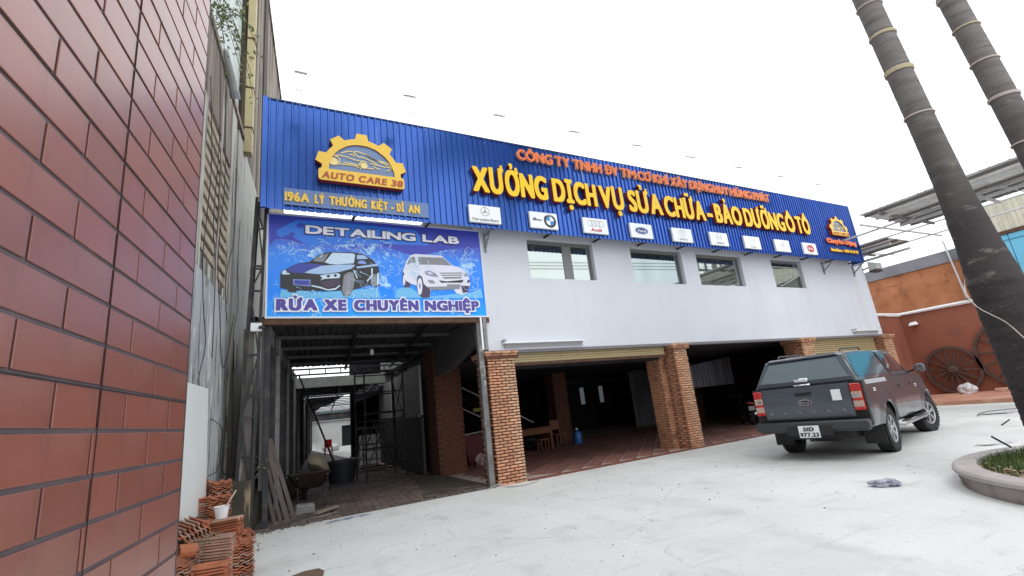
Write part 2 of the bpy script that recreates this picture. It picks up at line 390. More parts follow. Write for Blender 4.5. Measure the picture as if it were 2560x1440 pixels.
BEIGE = mat('beige_shutter', (.50,.40,.22), .55, var=.08)
RUST = mat('rust_brown', (.10,.05,.03), .8, var=.4, vscale=8)
# ------------------------------------------------------------ ground
def ground_detail(m):
    n = m.node_tree; b = n.nodes['Principled BSDF']; L = n.links
    src = b.inputs['Base Color'].links[0].from_socket; tc = n.nodes.new('ShaderNodeTexCoord'); cur = src
    for sc, st, lo, hi, col, amt in ((2.2,(1,.6,1),.55,.72,(.50,.50,.48),.6),(9,(1,1,1),.60,.75,(.46,.45,.43),.55),(.9,(.5,1.6,1),.56,.66,(.72,.73,.71),.6),(60,(1,1,1),.60,.72,(.38,.37,.35),.6),(3.5,(.25,2.2,1),.60,.72,(.50,.49,.46),.55)):
        mp = n.nodes.new('ShaderNodeMapping'); mp.inputs['Scale'].default_value = st; mp.inputs['Location'].default_value = (sc, 2*sc, 0); L.new(tc.outputs['Object'], mp.inputs[0])
        t = n.nodes.new('ShaderNodeTexNoise'); t.inputs['Scale'].default_value = sc; t.inputs['Detail'].default_value = 7; L.new(mp.outputs[0], t.inputs['Vector'])
        r = n.nodes.new('ShaderNodeMapRange'); r.inputs[1].default_value = lo; r.inputs[2].default_value = hi; r.inputs[4].default_value = amt; L.new(t.outputs[0], r.inputs[0])
        x = n.nodes.new('ShaderNodeMix'); x.data_type = 'RGBA'; L.new(r.outputs[0], x.inputs[0]); L.new(cur, x.inputs[6]); x.inputs[7].default_value = (*col, 1); cur = x.outputs[2]
    v = n.nodes.new('ShaderNodeTexVoronoi'); v.feature = 'DISTANCE_TO_EDGE'; v.inputs['Scale'].default_value = .28
    nz = n.nodes.new('ShaderNodeTexNoise'); nz.inputs['Scale'].default_value = 1.6; nz.inputs['Detail'].default_value = 8; L.new(tc.outputs['Object'], nz.inputs['Vector'])
    vm = n.nodes.new('ShaderNodeVectorMath'); vm.operation = 'MULTIPLY_ADD'; vm.inputs[1].default_value = (.9,.9,.9); L.new(nz.outputs['Color'], vm.inputs[0]); L.new(tc.outputs['Object'], vm.inputs[2]); L.new(vm.outputs[0], v.inputs['Vector'])
    r = n.nodes.new('ShaderNodeMapRange'); r.inputs[1].default_value = .0; r.inputs[2].default_value = .004; r.inputs[3].default_value = .45; r.inputs[4].default_value = 0; L.new(v.outputs['Distance'], r.inputs[0])
    x = n.nodes.new('ShaderNodeMix'); x.data_type = 'RGBA'; L.new(r.outputs[0], x.inputs[0]); L.new(cur, x.inputs[6]); x.inputs[7].default_value = (.33,.32,.31,1); L.new(x.outputs[2], b.inputs['Base Color'])
ground_detail(CONC)
g = MB(); g.face([(-260,-260,0),(260,-260,0),(260,260,0),(-260,260,0)]); struct(g, 'ground', CONC)
rt = mat('red_floor_grout', (.46,.37,.33), .9, var=.2, vscale=4)
g = MB(); g.box(4.2,20.6,9.03,26,-.2,.014); struct(g, 'garage_floor', rt)
MUD = mat('corridor_mud', (.055,.042,.036), .75, var=.35, vscale=2.2, col2=(.11,.09,.08), bump=.6, bscale=9)
g = MB(); g.box(-.6,4.19,9.04,52,-.2,.008); struct(g, 'corridor_floor', MUD)
# diagonal tiles of the garage floor
TILE = mat('red_floor_tile', (.24,.105,.082), .7, var=.3, vscale=1.2, rnd=.18, dirt=(.36,.24,.20), dscale=2.2, bump=.15)
gf = bpy.data.objects['garage_floor']
tw, tl = .352, .352
tm = MB(); tm.box(-tw/2,tw/2,-tl/2,tl/2,-.004,.009); tme = tm.mesh('tile', TILE, bevel=.003)
rest = MB(); cand = []
c45 = math.sqrt(.5)
for i in range(-80, 80):
    for j in range(-80, 80):
        u = i * .375; v = j * .375 + .19
        x = (u + v) * c45 + 8.0; y = (v - u) * c45 + 9.0
        if 4.55 < x < 20.3 and 9.30 < y < 17 and not any(a - .22 < x < a + .98 and y < 10.05 for a in (4.24, 9.42, 15.2, 20.2)):
            cand.append((math.hypot(x, y), x, y))
cand.sort()
for k, (d, x, y) in enumerate(cand):
    if k < 292: inst(tme, 'tile', gf, (x, y, .014), (0, 0, PI/4))
    else:
        r = .352 * c45
        rest.face([(x-r,y,.023),(x,y-r,.023),(x+r,y,.023),(x,y+r,.023)])
if rest.v: tag(rest.build('far_tiles', TILE, gf), kind='stuff')
# edge strip of the floor towards the forecourt
e = MB(); e.box(4.90,20.9,8.99,9.10,-.1,.03); e.build('kerb_strip', mat('kerb_red', (.20,.07,.05), .8, var=.3), gf)
# worn stone pavers of the corridor mouth
PAV = mat('worn_paver', (.14,.105,.09), .8, var=.35, vscale=3, rnd=.3, dirt=(.05,.035,.03), dscale=3, bump=.5, bscale=12)
cf = bpy.data.objects['corridor_floor']; pm = []
for k in range(5):
    b = MB(); pts = []
    for (ax, ay) in ((-.125,-.07),(0,-.08),(.125,-.065),(.13,.0),(.12,.07),(0,.078),(-.12,.068),(-.13,0)):
        pts.append((ax + random.uniform(-.012,.012), ay + random.uniform(-.01,.01)))
    n = len(pts)
    b.v = [(x, y, -.01) for x, y in pts] + [(x * .93, y * .9, .022) for x, y in pts]
    b.f = [tuple(range(n, 2*n))] + [(i, (i+1) % n, n + (i+1) % n, n + i) for i in range(n)]; b.mi = [0] * len(b.f)
    pm.append(b.mesh('paver', PAV))
cand = []
for r in range(60):
    y = 9.14 + r * .165
    for c in range(18):
        x = .1 + c * .27 + (r % 2) * .13 + .114 * (y - 9)
        if x > 4.0: continue
        wet = math.sin(x * 1.9 + y * 1.1) + math.sin(x * .8 - y * 2.3)
        if wet > 1.05: continue
        cand.append((y, x))
for k, (y, x) in enumerate(cand):
    if k < 290: inst(pm[random.randrange(5)], 'paver', cf, (x, y, .010 + random.uniform(-.006,.006)), (random.uniform(-.03,.03), random.uniform(-.03,.03), random.uniform(-.08,.08)), (1.0, 1.0, 1))
# cement ramp beside the corridor pillar
g = MB(); g.v = [(2.75,9.1,.03),(4.17,9.1,.03),(4.17,12.3,.05),(3.55,12.3,.05)]; g.f=[(0,1,2,3)]; g.mi=[0]
g.build('cement_ramp', mat('wet_cement', (.075,.066,.05), .6, var=.2, vscale=2), cf)
# ------------------------------------------------------------ garage building
gb = thing('garage_building', 'long white two storey garage building on brick pillars behind the forecourt', 'building', (12.3, 9.05, 0))
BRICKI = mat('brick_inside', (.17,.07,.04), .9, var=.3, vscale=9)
X0, X1 = 4.30, 20.33
wins = [(5.55,7.47,4.31,5.29),(8.72,10.62,4.295,5.275),(11.22,13.20,4.30,5.275),(14.70,16.33,4.32,5.28)]
def holed_wall(mb, x0, x1, z0, z1, y0, y1, holes):
    xs = sorted({x0, x1, *[h[0] for h in holes], *[h[1] for h in holes]}); zs = sorted({z0, z1, *[h[2] for h in holes], *[h[3] for h in holes]})
    for i in range(len(xs) - 1):
        for j in range(len(zs) - 1):
            cx, cz = (xs[i] + xs[i+1]) / 2, (zs[j] + zs[j+1]) / 2
            if any(h[0] < cx < h[1] and h[2] < cz < h[3] for h in holes): continue
            a, b, c, d = xs[i], xs[i+1], zs[j], zs[j+1]
            mb.face([(a,y0,c),(b,y0,c),(b,y0,d),(a,y0,d)]); mb.face([(a,y1,d),(b,y1,d),(b,y1,c),(a,y1,c)])
    for a, b, c, d in holes:
        mb.face([(a,y0,c),(a,y1,c),(b,y1,c),(b,y0,c)]); mb.face([(a,y0,d),(b,y0,d),(b,y1,d),(a,y1,d)])
        mb.face([(a,y0,c),(a,y0,d),(a,y1,d),(a,y1,c)]); mb.face([(b,y0,c),(b,y1,c),(b,y1,d),(b,y0,d)])
    mb.face([(x0,y0,z0),(x0,y1,z0),(x1,y1,z0),(x1,y0,z0)]); mb.face([(x0,y0,z1),(x1,y0,z1),(x1,y1,z1),(x0,y1,z1)])
    mb.face([(x0,y0,z0),(x0,y0,z1),(x0,y1,z1),(x0,y1,z0)]); mb.face([(x1,y0,z0),(x1,y1,z0),(x1,y1,z1),(x1,y0,z1)])
w = MB(); holed_wall(w, X0, X1, 2.665, 7.0, D, D + .22, wins)
me_w = w.build('wall', WHITE, gb)
w = MB(); w.box(X1-.2, X1+.0, D+.222, 19, 2.825, 7.0); w.build('side_wall', WHITE, gb)
w = MB(); w.box(X0, X0+.2, D+.222, 19, 3.3, 7.0); w.build('side_wall', GREY, gb)
w = MB(); w.box(X0, X1, D+.1, 26, 7.02, 7.12); w.build('roof', STEEL, gb)
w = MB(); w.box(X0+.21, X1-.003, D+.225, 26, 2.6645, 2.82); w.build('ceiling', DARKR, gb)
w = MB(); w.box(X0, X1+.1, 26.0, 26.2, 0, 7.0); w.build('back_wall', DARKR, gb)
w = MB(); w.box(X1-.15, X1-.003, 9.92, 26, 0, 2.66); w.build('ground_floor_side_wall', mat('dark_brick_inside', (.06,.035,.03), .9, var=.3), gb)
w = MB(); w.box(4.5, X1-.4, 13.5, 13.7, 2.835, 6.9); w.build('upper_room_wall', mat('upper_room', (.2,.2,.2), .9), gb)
w = MB(); w.box(4.19, X1 + .0, D-.012, D+.2, 2.60, 2.663); w.build('lower_trim', mat('trim_dark', (.20,.19,.20), .8), gb)
# windows
def window(i):
    a, b, c, d = wins[i]; y = D + .13
    f = MB(); t = .035
    for bx in ((a,b,c,c+t),(a,b,d-.09,d),(a,a+t,c+t,d-.09),(b-t*1.6,b,c+t,d-.09)): f.box(bx[0]+.002,bx[1]-.002,y-.02,y+.04,bx[2]+.002,bx[3]-.002)
    fo = f.build('window', FRAME, gb)
    def pane(x0, x1, z0, z1, m, yy=y + .005):
        p = MB(); p.box(x0, x1, yy, yy + .012, z0, z1); return p.build('pane', m, fo)
    if i == 0:
        mbx = a + 1.06; m_ = MB(); m_.box(mbx, mbx + .26, y-.01, y+.03, c+t, d-.09); m_.build('mullion', mat('grey_mullion', (.22,.23,.22), .6), fo)
        pane(a+t, mbx, c+t, d-.09, GLASS); pane(mbx+.26, b-t*1.6, c+t, d-.09, GLASS)
    elif i == 1:
        pane(a+t, b-t*1.6, c+t, d-.09, GLASSD)
    elif i == 2:
        pane(a+t, b-t*1.6, c+t, d-.09, GLASS)
    else:
        m_ = MB(); m_.box(a+t, b-t, y-.02, y+.02, d-.24, d-.21); m_.build('transom', STEELW, fo)
        pane(a+t, b-t*1.6, d-.205, d-.09, GLASSD)
        # open sash, hinged on the left and swung outwards
        s_ = MB(); s_.box(a+t, b-t*1.6, y+.05, y+.06, c+t, d-.25); s_.build('curtain', mat('olive_curtain', (.16,.19,.16), .9, var=.2), fo)
        ang = math.radians(-3)
        p = MB(); p.face([(a+t+.04,y-.03,d-.26),(a+t+.04,y-.01,c+t+.03),(a+t+.36,y-.03,c+t+.03),(b-.1,y-.06,d-.50),(b-.12,y-.06,d-.27)]); p.build('pane', GLASS, fo)
        p = MB(); p.bar((a+t+.36,y-.035,c+t+.03),(b-.1,y-.065,d-.50),.03,.02); p.bar((b-.1,y-.065,d-.50),(b-.12,y-.065,d-.27),.02,.02); p.build('sash_edge', STEELW, fo)
for i in range(4): window(i)
# thin white ledges that cap the shutter boxes
def ledge(x0, x1, z, lab):
    t = thing('wall_ledge', lab, 'ledge', ((x0+x1)/2, D, z), group='thin white ledges on the garage front')
    b = MB(); b.box(x0, x1, D-.16, D-.003, z-.012, z+.018); b.build('shelf', SIGNW, t)
    b = MB(); b.box(x0+.0, x0+.05, D-.16, D-.003, z+.02, z+.075); b.box(x0+.05, x1, D-.03, D-.004, z-.09, z-.014); b.build('lip', mat('ledge_grey', (.4,.4,.42), .6), t)
ledge(4.62, 6.72, 2.80, 'thin white metal ledge above the brick pillar nearest the car wash entrance')
ledge(18.3, 20.0, 2.80, 'thin white metal ledge above the closed beige shutter')
# brick pillars
def pillar(x0, lab, pale_from, crumbly, mort, wd=.64, dp=.64):
    t = thing('brick_pillar', lab, 'pillar', (x0 + .38, D + .38, 0), group='brick pillars of the garage front')
    y0 = D - .02
    c = MB(); c.box(x0+.012, x0+wd-.012, y0+.012, y0+dp-.012, 0, 2.66); c.box(x0-.055, x0+wd+.075, y0-.055, y0+dp, 2.5, 2.595); c.build('core', mort, t)
    bl, bh = .178, .038
    fr = MB(); fr.box(-bl/2+.005, bl/2-.005, 0, .05, 0, bh); mesh_f = {}
    for nm, m_ in (('a', BRICKM), ('b', BRICKP)): mesh_f[nm] = fr.mesh('brick', m_, bevel=.004)
    hf = MB(); hf.box(-.04, .04, 0, .05, 0, bh); mesh_h = {k: hf.mesh('brick', m_, bevel=.004) for k, m_ in (('a', BRICKM), ('b', BRICKP))}
    sd_ = MB(); sd_.box(0, .05, -bl/2+.005, bl/2-.005, 0, bh); mesh_s = sd_.mesh('brick', BRICKM, bevel=.004)
    rows = 42; pitch = 2.5 / rows; side = MB(); n = 0
    for r in range(rows):
        z = r * pitch + .008
        off = (r % 2) * .095
        x = x0 + off - .0
        if off: 
            o = inst(mesh_h['a'], 'brick', t, (x0 + .045 - t.location.x, y0 - .004 - t.location.y, z)); n += 1
        while x + bl <= x0 + wd + .01:
            right = (x - x0) > pale_from - (r * .004)
            k = 'b' if right else 'a'
            jit = random.uniform(-.012, .010) if (right and crumbly) else random.uniform(-.003, .003)
            o = inst(mesh_f[k], 'brick', t, (x + bl/2 - t.location.x, y0 + jit - .004 - t.location.y, z + (random.uniform(-.004,.004) if right else 0)), (0, random.uniform(-.012,.012), random.uniform(-.01,.01) if not right else random.uniform(-.05,.05)))
            n += 1; x += .19
        rem = x0 + wd - .008 - x
        if rem > .03: inst(mesh_h['b'], 'brick', t, (x + rem/2 - t.location.x, y0 + random.uniform(-.008,.004) - .004 - t.location.y, z), (0,0,0), (rem/.08, 1, 1))
        # left side bricks: one mass beyond the first one of each row
        for q in range(4):
            yy = y0 + .03 + q * .19 + ((r + 1) % 2) * .095
            if yy + bl > y0 + dp: continue
            if q == 0: inst(mesh_s, 'brick', t, (x0 - .006 + random.uniform(-.006,.004) - t.location.x, yy + bl/2 - t.location.y, z))
            else: side.box(x0 - random.uniform(.004,.012), x0 + .02, yy, yy + bl - .01, z, z + bh)
        for q in range(4):
            yy = y0 + .03 + q * .19 + (r % 2) * .095
            if yy + bl <= y0 + dp: side.box(x0 + wd - .02, x0 + wd + random.uniform(-.002,.012), yy, yy + bl - .01, z, z + bh)
    tag(side.build('side_bricks', BRICKM, t), kind='stuff')
    # stepped cap of three courses
    for r, (pr, z) in enumerate(((.03, 2.495), (.06, 2.545), (.08, 2.595))):
        x = x0 - pr + (r % 2) * -.05 - .0; 
        while x < x0 + wd + pr - .05:
            L = min(.21, x0 + wd + pr - x)
            b = MB(); b.box(max(x, x0 - pr), x + L - .008, y0 - pr, y0 + dp * .5, z, z + .045); b.build('cap_brick', BRICKP if r == 2 else BRICKM, t, bevel=.004)
            x += .21
        b = MB(); b.box(x0 - pr - .002, x0 - pr + .1, y0 + dp*.5 + .006, y0 + dp + .02, z, z + .045); b.box(x0 + wd, x0 + wd + pr, y0 + dp*.5 + .006, y0 + dp + .02, z, z + .045); b.build('cap_brick', BRICKM, t)
    return t
pillar(4.24, 'brick pillar beside the car wash entrance with thin dark mortar lines', .40, True, MORT)
pillar(9.60, 'crumbly pale brick pillar in the middle of the open garage front', .15, True, MORTP, .46, .42)
pillar(15.20, 'brick pillar half hidden behind the parked pickup truck', .1, True, MORTP)
pillar(20.22, 'brick pillar at the far corner next to the terracotta wall', .1, True, MORTP)
# back row of brick pillars inside
def inner_pillar(x, y, w_, h, lab, m=None):
    t = thing('brick_pillar', lab, 'pillar', (x, y, 0), group='brick pillars standing inside')
    b = MB(); b.box(x, x + w_, y, y + w_, 0, h); b.build('core', MORT, t)
    s1 = MB(); pit = .07
    for r in range(int(h / pit)):
        for q in range(int(w_ / .2) + 1):
            xx = x + q * .2 + (r % 2) * .1
            if xx + .185 < x + w_ + .05: s1.box(xx, min(xx + .185, x + w_), y - .015, y + .01, r * pit + .01, r * pit + .058)
            yy = y + q * .2 + (r % 2) * .1
            if yy + .185 < y + w_ + .05: s1.box(x - .015, x + .01, yy, min(yy + .185, y + w_), r * pit + .01, r * pit + .058)
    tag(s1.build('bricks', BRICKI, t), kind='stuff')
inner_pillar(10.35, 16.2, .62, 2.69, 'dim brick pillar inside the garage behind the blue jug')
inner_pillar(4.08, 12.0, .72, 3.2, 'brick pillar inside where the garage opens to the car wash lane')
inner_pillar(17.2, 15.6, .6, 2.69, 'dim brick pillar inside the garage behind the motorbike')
# pilaster on the inner side of pillar two
t = thing('brick_pier', 'brown brick pier set right behind the middle brick pillar', 'pillar', (9.6, 9.6, 0))
b = MB(); b.box(9.42, 9.95, 9.46, 9.92, 0, 2.6); b.build('core', MORTP, t)
b = MB()
for r in range(40):
    for q in range(2):
        b.box(9.41 + q*.26 + (r % 2)*.03, 9.41 + q*.26 + .22 + (r % 2)*.03, 9.447, 9.47, r*.064 + .01, r*.064 + .055)
    for q in range(2): b.box(9.405, 9.425, 9.48 + q*.22 + (r % 2)*.03, 9.48 + q*.22 + .19 + (r % 2)*.03, r*.064 + .01, r*.064 + .055)
tag(b.build('bricks', BRICKM, t), kind='stuff')
# shutters
t = thing('roller_shutter_box', 'beige roller shutter rolled up between the two nearest brick pillars', 'shutter', (7, 9.2, 2.5))
for k in range(4):
    b = MB(); b.box(4.90, 9.45, 9.2 + .015*(k % 2), 9.34, 2.40 + k*.055, 2.45 + k*.055); b.build('slat', BEIGE, t, bevel=.006)
b = MB(); b.box(4.90, 9.45, 9.17, 9.36, 2.335, 2.392); b.build('bottom_rail', RUST, t)
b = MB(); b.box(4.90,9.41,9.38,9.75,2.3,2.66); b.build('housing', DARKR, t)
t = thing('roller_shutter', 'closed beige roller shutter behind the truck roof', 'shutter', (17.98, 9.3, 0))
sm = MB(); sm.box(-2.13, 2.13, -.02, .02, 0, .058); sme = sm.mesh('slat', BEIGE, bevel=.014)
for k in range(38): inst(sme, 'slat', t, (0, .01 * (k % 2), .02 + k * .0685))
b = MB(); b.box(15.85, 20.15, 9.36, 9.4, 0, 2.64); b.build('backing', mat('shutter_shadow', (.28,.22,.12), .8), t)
# ------------------------------------------------------------ blue corrugated sign board
SX0, SX1, SZ0, SZ1, SY = 0.01, 19.50, 5.245, 7.46, 8.60
sb = thing('sign_board', 'long blue corrugated metal sign board along the top of the building', 'sign board', (9.75, 8.6, 5.25))
PIT = .1275; nper = 8
def sheet_mesh(n, m, z0=0, z1=SZ1-SZ0):
    b = MB(); prof = []
    for k in range(n):
        x = k * PIT
        prof += [(x, 0), (x + .080, 0), (x + .088, -.030), (x + .112, -.030), (x + .121, 0)]
    prof.append((n * PIT, 0))
    nz = 4
    for (xa, ya), (xb, yb) in zip(prof[:-1], prof[1:]):
        for q in range(nz):
            za = z0 + (z1 - z0) * q / nz; zb = z0 + (z1 - z0) * (q + 1) / nz
            b.face([(xa, ya, za), (xb, yb, za), (xb, yb, zb), (xa, ya, zb)])
        b.face([(xa, ya, z0), (xa, ya + .003, z0), (xb, yb + .003, z0), (xb, yb, z0)])
        b.face([(xa, ya + .004, z0), (xb, yb + .004, z0), (xb, yb + .004, z1), (xa, ya + .004, z1)])
    return b.mesh('corrugated_sheet', m)
shm = sheet_mesh(nper, BLUE)
ns = int((SX1 - SX0) / (nper * PIT))
for k in range(ns):
    inst(shm, 'corrugated_sheet', sb, (SX0 + k * nper * PIT - 9.75, random.uniform(-.004,.004) - (.0015 * (k % 2)), 0), (math.radians(random.uniform(-.35,.35)), 0, math.radians(random.uniform(-.3,.3))), (1,1,1 + random.uniform(-.004,.003)))
left = SX1 - (SX0 + ns * nper * PIT); nl = int(left / PIT) 
if nl > 0: inst(sheet_mesh(nl, BLUE), 'corrugated_sheet', sb, (SX0 + ns * nper * PIT - 9.75, 0, 0))
b = MB(); b.box(SX0-.012, SX0+.07, 8.555, 8.60-.03, SZ0+.01, SZ1+.015); b.box(SX0-.012, SX0-.002, 8.58, 9.0, SZ0+.01, SZ1+.015)
b.build('edge_trim', BLUE, sb)
b = MB(); b.box(SX1-.06, SX1+.012, 8.555, 8.60-.03, SZ0+.01, SZ1+.0); b.box(SX1+.002, SX1+.012, 8.58, 9.0, SZ0+.01, SZ1); b.build('edge_trim', BLUE, sb)
b = MB(); b.box(SX0, SX1, 8.575, 8.66, SZ1-.004, SZ1+.012); b.build('top_flashing', mat('flashing', (.12,.16,.25), .5), sb)
b = MB()
for z in (SZ0+.1, 6.0, 6.7, SZ1-.08): b.box(SX0+.05, SX1-.05, 8.64, 8.68, z, z+.05)
for k in range(14):
    x = .1 + k * 1.48; b.box(x, x+.05, 8.69, 8.74, SZ0+.05, SZ1-.03); b.bar((x+.02,8.72,SZ0+.08),(x+.02,9.03,SZ0+.08),.04); b.bar((x+.02,8.72,SZ1-.1),(x+.02,9.03,SZ1-.1),.04)
b.build('back_frame', STEELD, sb)
for x in (4.45, 17.6, 19.55):
    b = MB(); b.bar((x,8.66,5.25),(x,9.04,4.95),.035); b.bar((x,9.02,5.3),(x,9.02,4.85),.035); b.bar((x,8.62,5.23),(x,9.03,5.23),.03); b.build('bracket', STEEL, sb)
# soffit strip between board and wall (grey render in shade)
# ------------------------------------------------------------ lettering rows
def px2x(px, z):   # where a picture column of the survey meets the board
    lo, hi = -1, 30
    for _ in range(50):
        mid = (lo + hi) / 2
        v = [sum(CAM_R[i][k] * c for k, c in enumerate((mid, 8.5, z - 1.4))) for i in range(3)]
        if 1280 + 1190.75 * v[0] / v[2] < px: lo = mid
        else: hi = mid
    return lo
def row(name, label, words, z0, cap, y, depth, mats, bold, gap, pos):
    t = thing(name, label, 'sign lettering', (px2x(words[0][1], z0), 8.57, z0))
    for wd, a, b in words:
        text(wd, px2x(a, z0 + cap/2), px2x(b, z0 + cap/2), z0, cap, y, depth, t, mats, bold, gap)
    return t
row('company_lettering', 'small orange raised capitals in the top line of the blue board', [('CÔNG',1293,1382),('TY',1389,1425),('TNHH',1434,1505),('ĐV',1513,1545),('TM',1552,1590),('CƠ',1595,1628),('KHÍ',1634,1672),('XÂY',1678,1719),('DỰNG',1725,1781),('HUY',1784,1822),('HÙNG',1826,1879),('PHÁT',1884,1924)], 7.03, .275, 8.50, .07, [ORG, PALEO], .011, .014, 0)
row('workshop_lettering', 'big raised yellow capitals with dark red sides across the blue board', [('XƯỞNG',1179,1366),('DỊCH',1379,1489),('VỤ',1496,1556),('SỬA',1568,1652),('CHỮA',1658,1759),('-',1763,1777),('BẢO',1784,1851),('DƯỠNG',1857,1958),('Ô',1961,1983),('TÔ',1987,2021)], 6.03, .64, 8.46, .105, [YEL, RED], .031, .016, 0)
t = row('address_lettering', 'flat yellow address capitals low on the left part of the blue board', [('196A',712,774),('LÝ',787,812),('THƯỜNG',824,918),('KiỆT',929,971),('-',979,986),('DĨ',993,1011),('AN',1022,1051)], 5.405, .185, 8.535, .02, [YELP, YELP], .010, .006, 0)
b = MB(); b.box(.36, 3.02, 8.558, 8.570, 5.34, 5.66); b.build('backing_plate', mat('plate_blue', (.13,.21,.42), .4), t)
# ------------------------------------------------------------ gear emblem
def gear(cx, z0, R, y, lab, big):
    t = thing('gear_emblem', lab, 'sign emblem', (cx, 8.57, z0), group='gear shaped emblems on the blue board')
    s = R / .72; out = []; inn = []
    tc = [162, 126, 90, 54, 18]
    cz = z0 + .17 * s
    a = 180.0
    def inT(a):
        return next((c for c in tc if abs(a - c) <= 9.5), None)
    k = 0
    while a >= 0:
        rr = R * 1.0
        out.append((cx + rr * math.cos(math.radians(a)), cz + rr * math.sin(math.radians(a))))
        for c in tc:
            if a - 4 < c + 10 <= a:
                for da, r2 in ((10, R), (6.5, R * 1.17), (-6.5, R * 1.17), (-10, R)):
                    out.append((cx + r2 * math.cos(math.radians(c + da)), cz + r2 * math.sin(math.radians(c + da))))
                a = c - 10
        a -= 4
    inn = [(cx + R * .83 * math.cos(math.radians(q * 6)), cz + R * .83 * math.sin(math.radians(q * 6))) for q in range(31)]
    b = MB(); b.cur = 0
    # half ring, built strip by strip between outer outline and inner arc
    m_ = len(out); inl = [(cx + R*.83*math.cos(math.atan2(max(1e-6, q[1]-cz), q[0]-cx)), cz + R*.83*math.sin(math.atan2(max(1e-6, q[1]-cz), q[0]-cx))) for q in out]
    for i in range(m_ - 1):
        o1, o2, i1, i2 = out[i], out[i+1], inl[i], inl[i+1]
        b.cur = 0; b.face([(o1[0],y,o1[1]),(o2[0],y,o2[1]),(i2[0],y,i2[1]),(i1[0],y,i1[1])])
        b.cur = 1; b.face([(o1[0],y,o1[1]),(o1[0],y+.11,o1[1]),(o2[0],y+.11,o2[1]),(o2[0],y,o2[1])])
        b.face([(i1[0],y,i1[1]),(i2[0],y,i2[1]),(i2[0],y+.11,i2[1]),(i1[0],y+.11,i1[1])])
    b.build('gear_ring', [YELP, RED], t)
    b = MB(); b.prism(inn, y + .03, y + .045); b.build('blue_panel', mat('panel_blue', (.17,.24,.42), .4), t)
    b = MB(); hw = .775 * s; h = .235 * s; rc = .05 * s
    poly = []
    for qx, qz, a0 in ((hw-rc, -h/2+rc, -90), (hw-rc, h/2-rc, 0), (-hw+rc, h/2-rc, 90), (-hw+rc, -h/2+rc, 180)):
        for q in range(4): poly.append((cx + qx + rc*math.cos(math.radians(a0+q*30)), cz - h*.5 + qz + .01 + rc*math.sin(math.radians(a0+q*30))))
    b.prism(poly, y - .02, y + .10); nf = len(poly); b.mi = [0, 1] + [1] * nf
    b.build('name_plate', [YELP, RED], t)
    RD = mat('plate_letters', (.40,.08,.035), .5)
    for wd, f0, f1 in (('AUTO', -.93, -.22), ('CARE', -.12, .55), ('38', .66, .95)):
        text(wd, cx + f0*hw, cx + f1*hw, cz - h*.80, h*.60, y - .027, .006, t, [RD, RD], .008*s, .014*s, .18)
    lines = [[(590,440),(680,405),(760,390),(850,400),(910,480),(960,520),(1080,530),(1200,590)],[(880,395),(960,395),(1100,450),(1220,520),(1330,580),(1450,610),(1620,660),(1690,760),(1690,800),(1640,790)],
        [(440,490),(560,490),(720,530),(880,590),(1000,610)],[(450,500),(530,530),(560,600),(545,680),(480,715)],[(360,560),(430,550),(500,590),(520,640),(500,690),(440,715)],[(560,690),(700,700),(850,720),(960,765)],[(640,650),(820,680),(950,720)],
        [(1200,660),(1350,700),(1500,740),(1650,750)],[(1140,780),(1290,790)],[(1280,730),(1350,780),(1430,800)],[(1570,835),(1620,830),(1680,790)],[(970,770),(975,680),(1020,620),(1090,610),(1130,650)],[(1190,590),(1300,640),(1360,690)],[(770,465),(850,470),(870,510)],[(1100,440),(1250,540),(1600,700)],[(1000,800),(965,720)]]
    li = MB()
    def cv(p):   # emblem drawing, survey grid to board
        ux = (p[0] - 1040) / 710.0; uz = (925 - p[1] + (p[0] - 1040) * .13) / 650.0
        return (cx + ux * R * .83, y + .02, cz + uz * R * .80 )
    for l in lines:
        P = [Vector(cv(q)) for q in l]
        for p, q in zip(P[:-1], P[1:]): li.bar(p, q, .018*s, .01, up=(0,1,0))
    for wx, wz, rr in ((425,640,.070),(1075,720,.065)):
        c = cv((wx, wz)); li.prism([(c[0] + rr*s*math.cos(q*PI/8), c[2] + rr*s*math.sin(q*PI/8)) for q in range(16)], y + .012, y + .028)
    li.build('car_outline', mat('pale_gold', (.82,.66,.28), .5), t)
gear(1.72, 5.905, .74, 8.46, 'large yellow gear emblem with a car outline at the left end of the blue board', True)
gear(18.2, 6.165, .50, 8.46, 'small yellow gear emblem at the right end of the blue board', False)
t = thing('script_lettering', 'orange raised script lettering under the small gear emblem', 'sign lettering', (18.2, 8.57, 5.8))
text('Chuyên-Dụng', 17.30, 19.15, 5.83, .19, 8.50, .05, t, [ORG, ORGD], .026, .006, .0)
t = thing('hotline_lettering', 'small yellow raised lettering in the lower right corner of the board', 'sign lettering', (18.3, 8.57, 5.5))
text('Hotline :', 17.42, 18.15, 5.53, .12, 8.51, .04, t, [YEL, ORGD], .018, .006, .0)
text('0908 42 04 07', 18.25, 19.15, 5.53, .12, 8.51, .04, t, [YEL, ORGD], .018, .006, .0)
